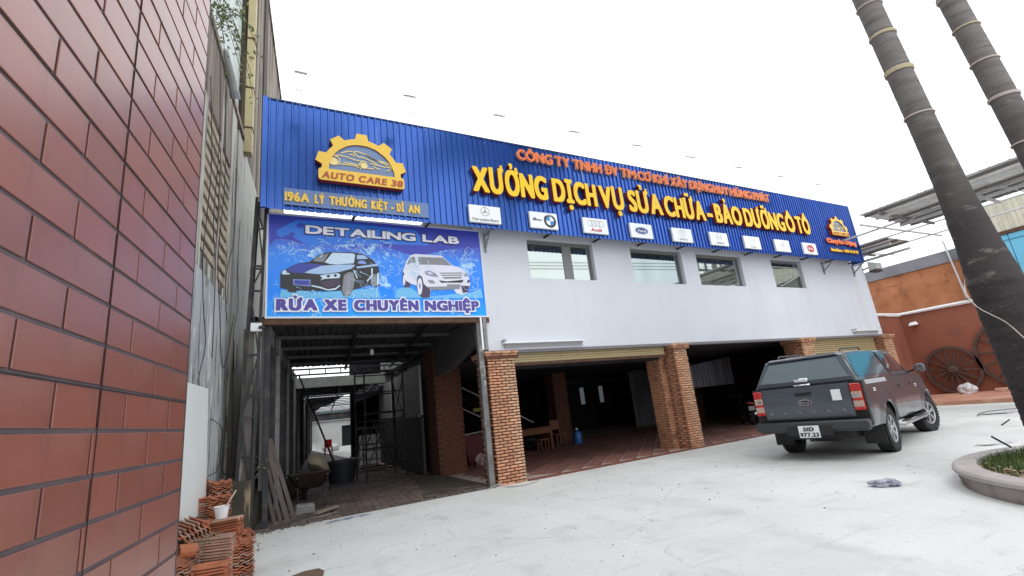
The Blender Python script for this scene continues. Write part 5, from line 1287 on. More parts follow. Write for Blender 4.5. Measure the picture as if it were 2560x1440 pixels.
# steel canopy on the right
CG = mat('canopy_sheet', (.80,.81,.81), .5, metal=.2, var=.18, vscale=2, dirt=(.55,.55,.53), dscale=1.4); CS = mat('canopy_steel', (.50,.51,.52), .5, var=.1); CSD = mat('canopy_purlin', (.17,.165,.16), .6)
def roof_canopy(x0, x1, y0, y1, z, lab, tilt=0.0):
    t = thing('canopy_roof', lab, 'canopy', (x0, y1, z), group='corrugated canopy roofs on the right')
    n = max(1, int((y1 - y0) / 1.0))
    for k in range(n):
        ya = y0 + (y1 - y0) * k / n; yb = y0 + (y1 - y0) * (k + 1) / n; b = MB(); m_ = 6
        for q in range(m_):
            a, c = ya + (yb-ya)*q/m_, ya + (yb-ya)*(q+1)/m_; w_ = (yb-ya)/m_
            b.face([(x0,a,z),(x1,a,z+tilt),(x1,a+w_*.7,z+tilt),(x0,a+w_*.7,z)]); b.face([(x0,a+w_*.7,z),(x1,a+w_*.7,z+tilt),(x1,a+w_*.85,z+tilt+.02),(x0,a+w_*.85,z+.02)]); b.face([(x0,a+w_*.85,z+.02),(x1,a+w_*.85,z+tilt+.02),(x1,c,z+tilt),(x0,c,z)])
        b.build('roof_sheet', CG, t)
    k = 0; x = x0 + .25
    while x < x1:
        b = MB(); b.bar((x,y0,z-.045+tilt*(x-x0)/(x1-x0)),(x,y1-.05,z-.045+tilt*(x-x0)/(x1-x0)),.05,.07); b.build('purlin', CSD, t); x += .72
    y = y1 - .5
    while y > y0:
        b = MB(); b.bar((x0+.05,y,z-.13),(x1,y,z-.13+tilt),.06,.08); b.build('rafter', CS if int(y*2) % 2 else CSD, t); y -= 1.65
    b = MB(); b.bar((x0+.3,y0,z-.22),(x0+.3,y1-.3,z-.22),.07,.07); b.bar((x0+1.7,y0,z-.30),(x0+1.7,y1-.3,z-.30),.08,.08); b.build('main_beam', CS, t)
    for k in range(int((y1-y0)/1.3)):
        b = MB(); yy = y1 - .4 - k*1.3; b.bar((x0+1.7,yy,z-.30),(x0+1.7,yy-.65,z-.08),.035); b.bar((x0+1.7,yy-.65,z-.08),(x0+1.7,yy-1.3,z-.30),.035); b.build('web_brace', CS, t)
    return t
roof_canopy(16.05, 19.6, 1.2, 6.85, 6.0, 'large corrugated canopy roof on thin steel trusses at the upper right')
roof_canopy(19.9, 21.9, 7.9, 13.0, 6.0, 'small corrugated canopy roof just past the right end of the blue board')
t = thing('steel_grid', 'open grid of thin pale steel pipes between the board and the large canopy', 'steel frame', (18.5, 7, 5.8))
for p, q, r in (((18.4,8.6,5.98),(18.0,1.2,5.93),.035),((20.0,9.4,6.0),(19.9,1.2,5.95),.03),((21.8,10.5,6.0),(21.7,1.2,5.95),.03),((17.2,7.35,6.0),(22.5,7.2,6.0),.035),((18.6,9.4,6.0),(24,9.2,6.0),.02),((18.0,4.2,5.95),(23.5,4.0,5.95),.02)):
    b = MB(); b.tube([p, q], r, 6); b.build('pipe', CS, t)
t = thing('wall_conduit', 'thin pale upright conduit against the rough orange upper wall', 'pipe', (26.0, 8.3, 3.9))
b = MB(); b.tube([(26.06,8.22,3.85),(26.06,8.36,6.5)], .035, 8); b.build('tube', CS, t); b = MB(); b.box(26.0,26.14,8.17,8.27,3.86,3.92); b.build('bracket', STEEL, t)
t = thing('canopy_post', 'pale steel post reaching from the platform up to the canopy along the thick palm', 'post', (20.6, 6.1, 0))
b = MB(); b.tube([(20.5,6.03,.0),(20.5,6.31,5.95)], .04, 8); b.build('pole', CS, t); b = MB(); b.box(20.38,20.62,5.91,6.15,0,.02); b.build('base_plate', STEEL, t)
# buildings behind the canopy
t = thing('upper_room', 'upper room with cream corrugated sheets and light blue panels behind the thick palm', 'building', (28, 0, 4.3))
CR = mat('cream_sheet', (.56,.54,.44), .6, var=.12, vscale=2); BP = mat('light_blue_panel', (.15,.48,.68), .5, var=.06, vscale=1)
b = MB(); b.box(26.05, 30, -12, 7.93, 4.30, 7.3); b.build('wall', GREY, t)
for k in range(18):
    b = MB(); y = 7.93 - (k+1)*1.0
    for q in range(7): b.box(25.97 + (.03 if q % 2 else 0), 26.045, y + q*.142, y + q*.142 + .14, 6.18, 7.35)
    b.build('cream_sheet', CR, t)
for k in range(12):
    y = 7.95 - (k+1)*1.56; b = MB(); b.box(25.98, 26.045, y, y+1.535, 4.32, 6.02); b.build('blue_panel', BP, t); b = MB(); b.box(25.96, 25.978, y, y+1.535, 5.78, 5.82); b.build('panel_rail', mat('panel_blue_dark', (.06,.25,.38), .5), t)
b = MB(); b.box(25.93, 26.04, -12, 7.96, 6.03, 6.17); b.build('brown_fascia', RUST, t)
t = thing('flood_lamp', 'grey floodlight box under the right end of the blue board', 'lamp', (20.2, 9.0, 5.0))
b = MB(); b.hexa([(20.36,8.62,5.07),(20.86,8.62,5.07),(20.86,8.9,5.05),(20.36,8.9,5.05),(20.42,8.6,5.28),(20.75,8.6,5.30),(20.75,8.9,5.42),(20.42,8.9,5.42)]); b.build('lamp_housing', mat('lamp_pale', (.5,.52,.48), .5), t, bevel=.02)
b = MB(); b.box(20.36,20.86,8.66,8.9,4.99,5.045); b.bar((20.2,9.15,5.1),(20.45,8.85,5.2),.05); b.build('lamp_glass', BLK, t)
# ------------------------------------------------------------ palms
PB = mat('palm_bark', (.185,.168,.160), .9, var=.25, vscale=2, stretch=(1,1,5), bump=.5, bscale=22, dirt=(.12,.108,.105), dscale=2.0, dstretch=(1,1,7), dlo=.48, dhi=.66)
PBD = mat('palm_bark_low', (.042,.036,.037), .95, var=.35, vscale=5, stretch=(1,1,3), bump=.8, bscale=22, dirt=(.16,.15,.145), dscale=9, dstretch=(1,1,4), dlo=.66, dhi=.74)
def bark_foot(m, lo, hi, dark):
    n = m.node_tree; b = n.nodes['Principled BSDF']; L = n.links; src = b.inputs['Base Color'].links[0].from_socket
    tc = n.nodes.new('ShaderNodeTexCoord'); sp = n.nodes.new('ShaderNodeSeparateXYZ'); L.new(tc.outputs['Object'], sp.inputs[0])
    t = n.nodes.new('ShaderNodeTexNoise'); t.inputs['Scale'].default_value = 2.2; t.inputs['Detail'].default_value = 7; L.new(tc.outputs['Object'], t.inputs['Vector'])
    a = n.nodes.new('ShaderNodeMath'); a.operation = 'MULTIPLY_ADD'; a.inputs[1].default_value = 2.4; L.new(t.outputs[0], a.inputs[0]); L.new(sp.outputs['Z'], a.inputs[2])
    r = n.nodes.new('ShaderNodeMapRange'); r.inputs[1].default_value = hi + 1.2; r.inputs[2].default_value = lo + 1.2; L.new(a.outputs[0], r.inputs[0])
    x = n.nodes.new('ShaderNodeMix'); x.data_type = 'RGBA'; L.new(r.outputs[0], x.inputs[0]); L.new(src, x.inputs[6]); x.inputs[7].default_value = (*dark, 1); L.new(x.outputs[2], b.inputs['Base Color'])
bark_foot(PB, 2.9, 5.0, (.048,.040,.041))
stain(PB, (.25,.24,.20), 3, (1,1,3), .58, .70, .6); stain(PBD, (.10,.09,.088), 11, (1,1,5), .63, .69, .6)
ROPE = mat('rope', (.56,.50,.33), .9, var=.2, vscale=30); ROPEW = mat('pale_rope', (.52,.45,.42), .9)
def palm(x, y, prof, rings, lab, lean=(0,0), thick=.018, zr0=2.3):
    t = thing('palm_tree', lab, 'palm tree', (x, y, .15), group='palm trees on the forecourt')
    n = 30
    def C_(z): return Vector((x + lean[0]*(z-2)/4, y + lean[1]*(z-2)/4, 0))
    def R_(z):
        for (za, ra), (zb2, rb) in zip(prof[:-1], prof[1:]):
            if za <= z <= zb2: f = (z-za)/(zb2-za); return ra + (rb-ra)*f
        return prof[-1][1]
    def seg(z0, z1, dz, m, nm, amp):
        b = MB(); zs = []; z = z0
        while z < z1 - 1e-6: zs.append(z); z += dz
        zs.append(z1); rows_ = []
        for i, z in enumerate(zs):
            c = C_(z); r0 = R_(z) * (1 + amp * (math.sin(z*31) * .35 + (1 if (i % 2) else -1) * .5) )
            rows_.append([(c.x + r0*(1+amp*.9*math.sin(k*2.3+z*7)*.5+amp*random.uniform(-.25,.25))*math.cos(2*PI*k/n), c.y + r0*(1+amp*.9*math.cos(k*1.7-z*9)*.5)*math.sin(2*PI*k/n), z + amp*.3*math.sin(k*.9+z*3)*.4) for k in range(n)])
        for i in range(len(zs)-1):
            for k in range(n): b.face([rows_[i][k], rows_[i][(k+1)%n], rows_[i+1][(k+1)%n], rows_[i+1][k]])
        me = b.mesh(nm, m, tuple(wloc(t)), smooth=False); bm = bmesh.new(); bm.from_mesh(me); bmesh.ops.remove_doubles(bm, verts=bm.verts, dist=1e-5); bmesh.ops.recalc_face_normals(bm, faces=bm.faces); bm.to_mesh(me); bm.free()
        for p in me.polygons: p.use_smooth = True
        o = bpy.data.objects.new(nm, me); COL.objects.link(o); o.parent = t
    seg(.15, zr0, .035, PBD, 'lower_trunk', .022); seg(zr0, 11, .06, PB, 'trunk', .009)
    for (z, w_, m) in rings:
        b = MB(); c = C_(z); r = R_(z) * 1.02
        for q in range(w_):
            P = [Vector((c.x + (r+.006)*math.cos(2*PI*k/24), c.y + (r+.006)*math.sin(2*PI*k/24), z + q*.022 + .008*math.sin(k*PI/12))) for k in range(25)]
            b.tube(P, thick*.62, 5, caps=False)
        b.build('rope_wrap', m, t)
    # crown far above the picture
    cr = MB(); r = random.Random(9)
    for k in range(20):
        a = 2*PI*k/20*1.618*4 + r.uniform(-.2,.2); p = Vector((C_(11).x, C_(11).y, 10.9)); d = Vector((math.cos(a), math.sin(a), r.uniform(.35,1.9))).normalized()
        for q in range(18):
            p2 = p + d*.19; s_ = d.cross(Vector((0,0,1))).normalized(); L = .62*math.sin(PI*(q+1)/19)+.12
            for sg in (-1,1):
                for e in (0,.5): cr.face([p + d*e*.18, p + d*(.05 + e*.18), p + s_*sg*L + d*(.2 + e*.18) + Vector((0,0,-.20)), p + s_*sg*L*.5 + d*(.06 + e*.18) + Vector((0,0,-.03))])
            p = p2; d = (d + Vector((0,0,-.075))).normalized()
    tag(cr.build('crown', mat('palm_leaf', (.06,.10,.03), .7), t), kind='stuff')
palm(8.01, 2.20, [(0,.33),(1.0,.285),(2.2,.268),(2.9,.208),(3.3,.185),(3.7,.166),(4.5,.156),(7,.146),(11,.13)], [(4.72,1,ROPEW),(5.45,3,ROPE),(6.10,2,ROPE),(6.66,1,ROPEW)], 'thick palm trunk with rope rings rising from the round planter', (0,.23))
palm(8.82, 1.53, [(0,.25),(2.0,.20),(3.3,.155),(6,.138),(11,.12)], [(4.05,1,ROPEW),(4.75,2,ROPEW),(5.35,1,ROPEW),(5.95,1,ROPE),(6.5,3,ROPEW),(7.1,2,ROPEW)], 'slimmer palm trunk with pale rope rings in the upper right corner', (0,.26))
b = MB(); b.tube(smooth([(18.5,5.15,4.6),(7.72,2.42,2.30),(7.64,2.12,1.72),(7.62,1.86,1.15)],8), .006, 5); tag(b.build('slack_line', ROPEW), 'thin white line hanging slack across the thick palm trunk', 'line')
palm(1.5, -1.7, [(0,.22),(3,.18),(11,.13)], [], 'unseen palm added behind the viewpoint for a dark reflection in the blue sheets')  # unseen extra palm, added so its crown darkens reflections in the board's left end
# planter
t = thing('round_planter', 'round concrete kerbed planter with grass at the right edge', 'planter', (8.25, 2.0, 0))
PK = mat('planter_concrete', (.36,.32,.31), .9, var=.25, vscale=3, dirt=(.16,.13,.12), dscale=3, bump=.3)
cx, cy, RX = 8.17, 1.2, 1.93
b = MB(); b.lathe([(RX-.02,0),(RX,.14),(RX-.02,.145)], 64, m=Matrix.Translation((cx,cy,0))); b.build('kerb_wall', PK, t)
b = MB(); b.lathe([(RX-.01,.146),(RX+.03,.155),(RX+.03,.195),(RX-.0,.215),(RX-.20,.215),(RX-.22,.12)], 64, m=Matrix.Translation((cx,cy,0))); b.build('kerb_cap', mat('kerb_cap', (.46,.42,.41), .9, var=.2, vscale=3, bump=.3), t)
b = MB()
for i in range(8):
    for k in range(32):
        def Q(i, k):
            r = (RX-.21)*i/8; a = 2*PI*k/32; return (cx+r*math.cos(a), cy+r*math.sin(a), .13 + .12*(1-(i/8)**2) + .015*math.sin(k*5+i*3))
        if i == 0: b.face([Q(0,0),Q(1,k),Q(1,k+1)])
        else: b.face([Q(i,k),Q(i+1,k),Q(i+1,k+1),Q(i,k+1)])
b.build('soil', mat('soil', (.10,.065,.05), .95, var=.4, vscale=6, bump=1, bscale=15), t)
r = random.Random(11); gr = MB(); dr = MB()
for k in range(15000):
    a = r.uniform(0, 2*PI); rad = (RX-.22)*math.sqrt(r.random()); x, y = cx+rad*math.cos(a), cy+rad*math.sin(a)
    z = .13 + .12*(1-(rad/(RX-.21))**2); dense = x > 7.42 + .2*math.sin(y*5)
    if dense or r.random() < .12: h, m_ = r.uniform(.06,.15), gr
    else:
        if r.random() < .45: continue
        h, m_ = r.uniform(.02,.07), dr
    d = r.uniform(0, 2*PI); w_ = .006; l = r.uniform(.02,.08); c, s_ = math.cos(d), math.sin(d)
    m_.face([(x - s_*w_, y + c*w_, z), (x + s_*w_, y - c*w_, z), (x + c*l, y + s_*l, z + h)])
tag(gr.build('grass', mat('planter_grass', (.10,.17,.045), .8, var=.4, vscale=6), t), kind='stuff'); tag(dr.build('dry_grass', mat('dry_grass', (.38,.33,.20), .9, var=.3, vscale=9), t), kind='stuff')
lv = MB()
for k in range(700):
    a = r.uniform(0, 2*PI); rad = (RX-.2)*math.sqrt(r.uniform(.3,1)); x, y = cx+rad*math.cos(a), cy+rad*math.sin(a); z = .15 + .10*(1-(rad/(RX-.21))**2)+r.uniform(0,.03)
    d = r.uniform(0,2*PI); L, w_ = r.uniform(.03,.07), r.uniform(.01,.025); c, s_ = math.cos(d), math.sin(d)
    lv.face([(x-c*L,y-s_*L,z),(x-s_*w_,y+c*w_,z+.02),(x+c*L,y+s_*L,z+.01),(x+s_*w_,y-c*w_,z)])
tag(lv.build('fallen_leaves', mat('fallen_leaf', (.36,.30,.17), .9, var=.4, vscale=20), t), kind='stuff')
b = MB(); b.tube([(8.3,2.7,.3),(8.25,2.84,.44)], .012, 5); b.build('twig', PBD, t)
# ------------------------------------------------------------ car wash lane (corridor)
CT = math.radians(6.5); ct = math.tan(CT)
def cx_(y): return .18 + ct * (y - 9.05)
PANL = mat('lane_panel', (.055,.05,.053), .6, rnd=.35, var=.3, vscale=1.5, stretch=(2,2,.3), dirt=(.05,.045,.045), dscale=1.5, dstretch=(2,2,.3))
lw_ = thing('lane_side_wall', 'dark panel wall on upright posts along the left of the car wash lane', 'wall', (.2, 9.2, 0))
y = 9.15; k = 0
while y < 46:
    w_ = 1.05 if y < 20 else 2.2; b = MB(); b.hexa([(cx_(y)-.12,y,.6),(cx_(y)-.06,y,.6),(cx_(y+w_)-.06,y+w_-.03,.6),(cx_(y+w_)-.12,y+w_-.03,.6),(cx_(y)-.12,y,3.34),(cx_(y)-.06,y,3.34),(cx_(y+w_)-.06,y+w_-.03,3.34),(cx_(y+w_)-.12,y+w_-.03,3.34)]); b.build('wall_panel', PANL, lw_)
    b = MB(); b.box(cx_(y)-.06, cx_(y)+.02, y-.03, y+.05, 0, 3.4); b.build('post', STEELD if k % 3 != 2 else mat('pale_post', (.32,.31,.30), .7, var=.3, vscale=5), lw_)
    y += w_; k += 1
b = MB(); b.hexa([(cx_(9.2)-.05,9.2,3.05),(cx_(9.2)-.0,9.2,3.05),(cx_(45),45,3.05),(cx_(45)-.05,45,3.05),(cx_(9.2)-.05,9.2,3.33),(cx_(9.2)-.0,9.2,3.33),(cx_(45),45,3.33),(cx_(45)-.05,45,3.33)]); b.build('top_band', mat('top_band', (.30,.29,.28), .8, var=.4, vscale=3), lw_)
t = thing('low_mossy_wall', 'low mossy concrete wall end beside the roof tile stacks', 'wall', (0, 9, 0))
MOSS = mat('mossy_concrete', (.075,.068,.047), .95, col2=(.04,.036,.026), vscale=2.5, stretch=(2,2,.5), dirt=(.32,.24,.15), dscale=3, dstretch=(3,3,.35), dlo=.62, dhi=.68, bump=.6, bscale=9)
b = MB(); b.hexa([(-.42,8.78,0),(-.04,8.78,0),(.14,10.3,0),(-.3,10.3,0),(-.40,8.78,.84),(-.03,8.78,.80),(.16,10.3,.72),(-.3,10.3,.8)]); b.build('wall_block', MOSS, t)
b = MB(); b.hexa([(.0,10.31,0),(.22,10.31,0),(4.1,44,0),(3.8,44,0),(.0,10.31,.66),(.22,10.31,.62),(4.1,44,.62),(3.8,44,.66)]); b.build('dado', mat('dark_dado', (.05,.045,.04), .9, var=.4, vscale=3), t)
b = MB(); b.box(-.20,-.04,9.0,9.3,.8,3.2); b.build('corner_post', mat('peeling_post', (.16,.15,.14), .9, var=.4, vscale=3, stretch=(2,2,.3), dirt=(.36,.34,.30), dscale=4, dstretch=(2,2,.3), dlo=.56, dhi=.62), t)
# lane roofs with daylight gaps
LR = mat('lane_roof', (.055,.055,.06), .7, var=.25, vscale=1.5)
def lane_roof(y0, y1, z0, z1, lab, m=LR):
    t = thing('lane_roof', lab, 'roof', ((cx_(y0)+4)/2, y0, z0), group='sheet roofs over the car wash lane')
    n = 8
    for k in range(n):
        xa = cx_(y0) - .3; wd = (4.30 - xa + (y0-9)*.0) / n; xb = xa + wd*k; b = MB(); sh = ct*(y1-y0)
        for q in range(4):
            u0, u1 = xb + wd*q/4, xb + wd*(q+1)/4
            b.face([(u0,y0,z0),(u0+wd/6,y0,z0+.03),(u0+wd/6+sh*(1-k/n),y1,z1+.03),(u0+sh*(1-k/n),y1,z1)]); b.face([(u0+wd/6,y0,z0+.03),(u1,y0,z0),(u1+sh*(1-k/n),y1,z1),(u0+wd/6+sh*(1-k/n),y1,z1+.03)])
        b.build('roof_sheet', m, t)
    yy = y0 + .3
    while yy < y1:
        f = (yy-y0)/(y1-y0); z = z0 + (z1-z0)*f - .05; b = MB(); b.bar((cx_(yy)-.1,yy,z),(4.28 + (ct*(yy-13) if yy > 13 else 0),yy,z),.05,.07); b.build('purlin', mat('lane_purlin', (.09,.09,.095), .6), t); yy += 1.35
    for xx in (1.7, 3.1):
        b = MB(); b.bar((xx+ct*(y0-9),y0+.05,z0-.11),(xx+ct*(y1-9),y1-.05,z1-.11),.06,.08); b.build('rafter', STEELD, t)
lane_roof(9.15, 15.9, 3.42, 3.36, 'dark sheet roof over the mouth of the car wash lane')
lane_roof(18.6, 26.0, 3.30, 3.15, 'second sheet roof along the car wash lane past the first daylight gap')
lane_roof(28.0, 35.5, 3.2, 3.1, 'third sheet roof along the car wash lane')
lane_roof(37.5, 46.0, 3.2, 3.0, 'last sheet roof near the pale end wall of the lane')
t = thing('gap_truss', 'slim dark truss crossing the first daylight gap over the lane', 'steel frame', (2.5, 16, 3.2))
b = MB(); b.bar((cx_(16),16.2,3.33),(4.9,16.2,3.33),.05); b.build('top_chord', STEELD, t)
b = MB(); b.bar((cx_(16),16.2,3.16),(4.9,16.2,3.16),.05); b.build('bottom_chord', STEELD, t)
for k in range(9):
    b = MB(); xx = cx_(16)+.05 + k*.46; b.bar((xx,16.2,3.16),(xx,16.2,3.33),.03); b.build('web_post', STEELD, t)
b = MB(); b.box(1.0,4.9,18.45,18.58,2.95,3.3); b.build('gutter_board', mat('gutter', (.35,.36,.34), .7, var=.2), t)
# right wall of the lane
t = thing('lane_right_wall', 'grey rendered wall and white panels along the right of the car wash lane', 'wall', (4.1, 13, 0))
GW = mat('lane_grey_wall', (.09,.085,.09), .9, var=.15); GP = mat('lane_white_panel', (.42,.42,.44), .6, var=.12)
b = MB(); b.hexa([(4.10,9.25,2.88),(4.28,9.25,2.88),(4.28,11.2,2.50),(4.10,11.2,2.50),(4.10,9.25,3.4),(4.28,9.25,3.4),(4.28,11.2,3.4),(4.10,11.2,3.4)]); b.box(4.10,4.28,11.2,13.0,2.48,3.4); b.build('upper_wall', GW, t)
for k, y in enumerate((12.9,14.0,15.2,17.4,18.6)):
    b = MB(); xs = 3.95 + ct*(y-13)*.6; b.box(xs, xs+.06, y, y+1.05, 1.55, 2.9); b.build('wall_panel', GP, t)
    b = MB(); b.box(xs+.0, xs+.07, y, y+1.05, .05, 1.5); b.build('wall_panel', GW, t)
b = MB(); b.hexa([(4.2,13,0),(4.6,13,0),(8.2,46,0),(7.8,46,0),(4.2,13,3.4),(4.6,13,3.4),(8.2,46,3.4),(7.8,46,3.4)]); b.build('back_wall', GW, t)
b = MB(); b.bar((3.9,12.9,1.53),(4.2,16.5,1.53),.05); b.build('rail', STEEL, t)
t = thing('end_wall', 'pale painted wall with a dark doorway at the far end of the lane', 'wall', (6, 46.2, 0))
b = MB(); holed_wall(b, 3.4, 8.6, 0, 2.3, 46.2, 46.4, [(6.85,7.7,.02,1.75)]); b.build('wall_face', mat('end_white', (.62,.63,.62), .8, var=.08), t)
b = MB(); b.box(6.7,7.9,46.5,46.6,0,2); b.build('doorway_dark', DARKR, t)
b = MB(); b.box(3.4,8.6,46.0,46.19,2.31,3.1); b.build('dark_fascia', STEELD, t)
b = MB(); b.box(5.0,6.8,45.9,45.98,2.95,3.1); b.build('blue_strip', mat('blue_plastic_strip', (.05,.40,.60), .5), t)
# scaffold in the lane
def scaffold(x, y, w_, h, lab, yaw=0.1):
    t = thing('scaffold_frame', lab, 'scaffold', (x, y, 0), yaw, 'scaffold frames in the car wash lane')
    for dy in (0, .9):
        for dx in (0, w_):
            b = MB(); b.tube([(dx,dy,0),(dx,dy,h)], .024, 6); b.build('pole', STEELD, t, local=True)
        for z in (.3,.8,1.55,1.75,2.3,h-.1):
            if z < h:
                b = MB(); b.tube([(0,dy,z),(w_,dy,z)], .018, 5); b.build('rung', STEELD, t, local=True)
        b = MB(); b.tube([(0,dy,.3),(w_*.5,dy,1.5)], .014, 5); b.tube([(w_,dy,.3),(w_*.5,dy,1.5)], .014, 5); b.build('brace', STEELD, t, local=True)
    b = MB(); b.tube([(w_,0,h*.5),(w_,.9,h*.9)], .014, 5); b.tube([(w_,.9,h*.5),(w_,0,h*.9)], .014, 5); b.tube([(0,0,h-.05),(0,.9,h-.05)], .018, 5); b.build('cross_brace', STEELD, t, local=True)
scaffold(2.62, 13.6, 1.1, 2.95, 'tall dark scaffold frame nearest the lane mouth')
scaffold(3.3, 17.6, .75, 1.45, 'low scaffold frame behind the tall one in the lane')
t = thing('stacked_panels', 'pale panels standing against the right side of the lane', 'panel', (3.9, 19.5, 0))
b = MB(); b.box(3.6,4.6,20.0,20.2,0,1.1); b.build('panel', GP, t)
PLK0 = mat('dark_board', (.09,.08,.07), .9, var=.3, vscale=3)
# leaning pole, tub, boards, wheelbarrow
t = tag(MB().tube([(1.92,14.3,.55),(1.15,16.0,3.15)], .028, 6).build('leaning_pole', STEELD), 'long dark pole leaning from the black tub up to the lane roof', 'pole')
t = thing('black_tub', 'round black tub on the lane floor at the foot of the leaning pole', 'tub', (2.1, 14.2, 0))
BT = mat('black_tub', (.018,.02,.028), .55)
b = MB(); b.lathe([(0,0),(.30,0),(.40,.55),(.42,.56),(.42,.60),(.37,.60),(.29,.08),(0,.08)], 20, m=Matrix.Translation((2.08,14.15,.01))); b.build('body', BT, t, smooth='auto')
b = MB(); b.tube(smooth([(2.2,13.9,.55),(2.4,14.0,.85),(2.6,14.3,1.0)]), .012, 5); b.build('handle', STEELD, t)
t = tag(MB().hexa([(1.65,12.9,.03),(2.45,12.8,.03),(2.4,13.7,.05),(1.75,13.75,.05),(1.65,12.9,.07),(2.45,12.8,.07),(2.4,13.7,.09),(1.75,13.75,.09)]).build('floor_board', mat('board_grey', (.09,.085,.085), .8, var=.2)), 'dark square board lying on the floor before the black tub', 'board')
wb = thing('wheelbarrow', 'rusty red wheelbarrow carrying a full cement sack in the lane mouth', 'wheelbarrow', (.95, 11.4, 0))
RB = mat('barrow_red', (.028,.012,.011), .7, var=.4, vscale=6)
b = MB(); b.hexa([(.75,10.9,.38),(1.25,10.95,.38),(1.25,11.7,.36),(.75,11.65,.36),(.60,10.7,.66),(1.40,10.75,.66),(1.42,12.0,.60),(.62,11.95,.60)]); b.build('tray', RB, wb, bevel=.02)
b = MB(); b.tube([(.72,10.2,.62),(.78,11.0,.36),(.95,12.1,.24)], .018, 6); b.tube([(1.25,10.25,.62),(1.22,11.0,.36),(1.05,12.1,.24)], .018, 6); b.build('handle_frame', STEELD, wb)
for sx in (.76, 1.24):
    b = MB(); b.tube([(sx,10.75,.40),(sx,10.6,.02)], .016, 6); b.build('leg', STEELD, wb)
b = MB(); b.lathe([(.10,-.035),(.19,-.045),(.21,0),(.19,.045),(.10,.035)], 20, m=Matrix.Translation((1.0,12.15,.21)) @ Euler((0,0,PI/2)).to_matrix().to_4x4(), axis='y'); b.build('wheel', RUB, wb)
SK = mat('sack_cloth', (.30,.265,.19), .9, var=.2, vscale=5, bump=.4)
o = blob('cement_sack', 'full beige cement sack lying on the rusty wheelbarrow', 'sack', 1.2, 11.5, .60, .17, .42, .17, SK, 3, sub=3, amp=.12); o.rotation_euler = (math.radians(-28), 0, -.45)
o = blob('rubble_sack', 'dark rubble sack slumped by the left wall of the lane', 'sack', .85, 13.0, .01, .25, .35, .30, mat('dark_sack', (.10,.08,.075), .9, var=.4, vscale=5), 4, amp=.3)
for k, (p, q, w_, lab) in enumerate((((1.7,18.9,.03),(3.3,19.3,.03),.18,'pale board lying across the lane floor under the first daylight gap'),((1.9,20.6,.03),(3.6,20.9,.03),.16,'second pale board across the lane floor beyond the blue sheet'),((2.4,23,.03),(4.2,23.5,.03),.2,'third pale board across the lane floor further back'),((3.2,12.1,.03),(4.0,12.5,.03),.12,'short dark board on the floor beside the scaffold foot'),((2.9,17.0,.03),(3.7,16.2,.03),.10,'narrow board lying askew behind the scaffold'))):
    tag(MB().bar(p, q, w_, .035).build('floor_plank', mat('floor_plank', (.30,.28,.25), .9, var=.3, vscale=3) if k < 3 else PLK0), lab, 'board', 'boards on the car wash lane floor')
o = blob('white_heap', 'small white heap on the lane floor before the end wall', 'heap', 4.9, 38, .01, .5, .4, .3, mat('heap_white', (.6,.6,.58), .8), 41)
# planks leaning on the lane wall
PLK = mat('weathered_plank', (.095,.08,.07), .9, var=.35, vscale=3, stretch=(1,1,.2), bump=.4, rnd=.45)
pls = [((.34,9.58,0),(.00,9.70,1.42),.055),((.43,9.60,0),(.08,9.74,1.50),.05),((.53,9.58,0),(.16,9.80,1.46),.075),((.64,9.62,0),(.25,9.86,1.38),.065),((.50,9.80,0),(.14,10.1,1.72),.05)]
plab = ['weathered plank leaning leftmost against the low mossy wall','narrow weathered plank second in the leaning bunch','broad weathered plank in the middle of the leaning bunch','grey plank leaning rightmost in the bunch','plank leaning behind the others against the dark wall']
for (p, q, w_), lab in zip(pls, plab): tag(MB().bar(p, q, w_, .025, up=(0,1,0)).build('plank', PLK), lab, 'plank', 'planks leaning at the lane mouth')
fl = [((.95,9.35,.03),(1.35,9.75,.03),.10,'flat grey board on top of the small pile at the lane mouth',.07),((.72,9.28,.02),(1.18,9.34,.02),.09,'pale batten at the bottom of the small board pile',.035),((.85,9.44,.02),(1.30,9.47,.02),.08,'pale batten behind the bottom one of the board pile',.035)]
for p, q, w_, lab, h in fl: tag(MB().bar((p[0],p[1],p[2]+(.06 if h > .05 else 0)), (q[0],q[1],q[2]+(.06 if h > .05 else 0)), w_, .03).build('board', mat('pale_batten', (.27,.23,.19), .9, var=.3, vscale=4)), lab, 'board', 'boards lying at the lane mouth')
for k in range(5):
    a = .15 + k*.05; tag(MB().bar((.38+k*.06,9.14+.02*k,.03),(.80+k*.05,9.75-.08*k,.04+.012*k),.022,.018).build('stick', PLK), ['thin stick lying nearest the low mossy wall','thin stick crossing the middle of the stick heap','thin stick lying on top of the stick heap','thin stick second from the board pile','thin stick beside the board pile'][k], 'stick', 'thin sticks on the ground at the lane mouth')
tag(MB().hexa([(.66,9.98,.0),(1.0,9.95,.0),(1.02,10.2,.0),(.68,10.22,.0),(.68,9.98,.18),(.99,9.96,.16),(1.0,10.19,.17),(.7,10.21,.19)]).build('concrete_block', mat('block_grey', (.24,.23,.23), .9, var=.3, vscale=4), bevel=.02), 'grey concrete block behind the thin sticks', 'block')
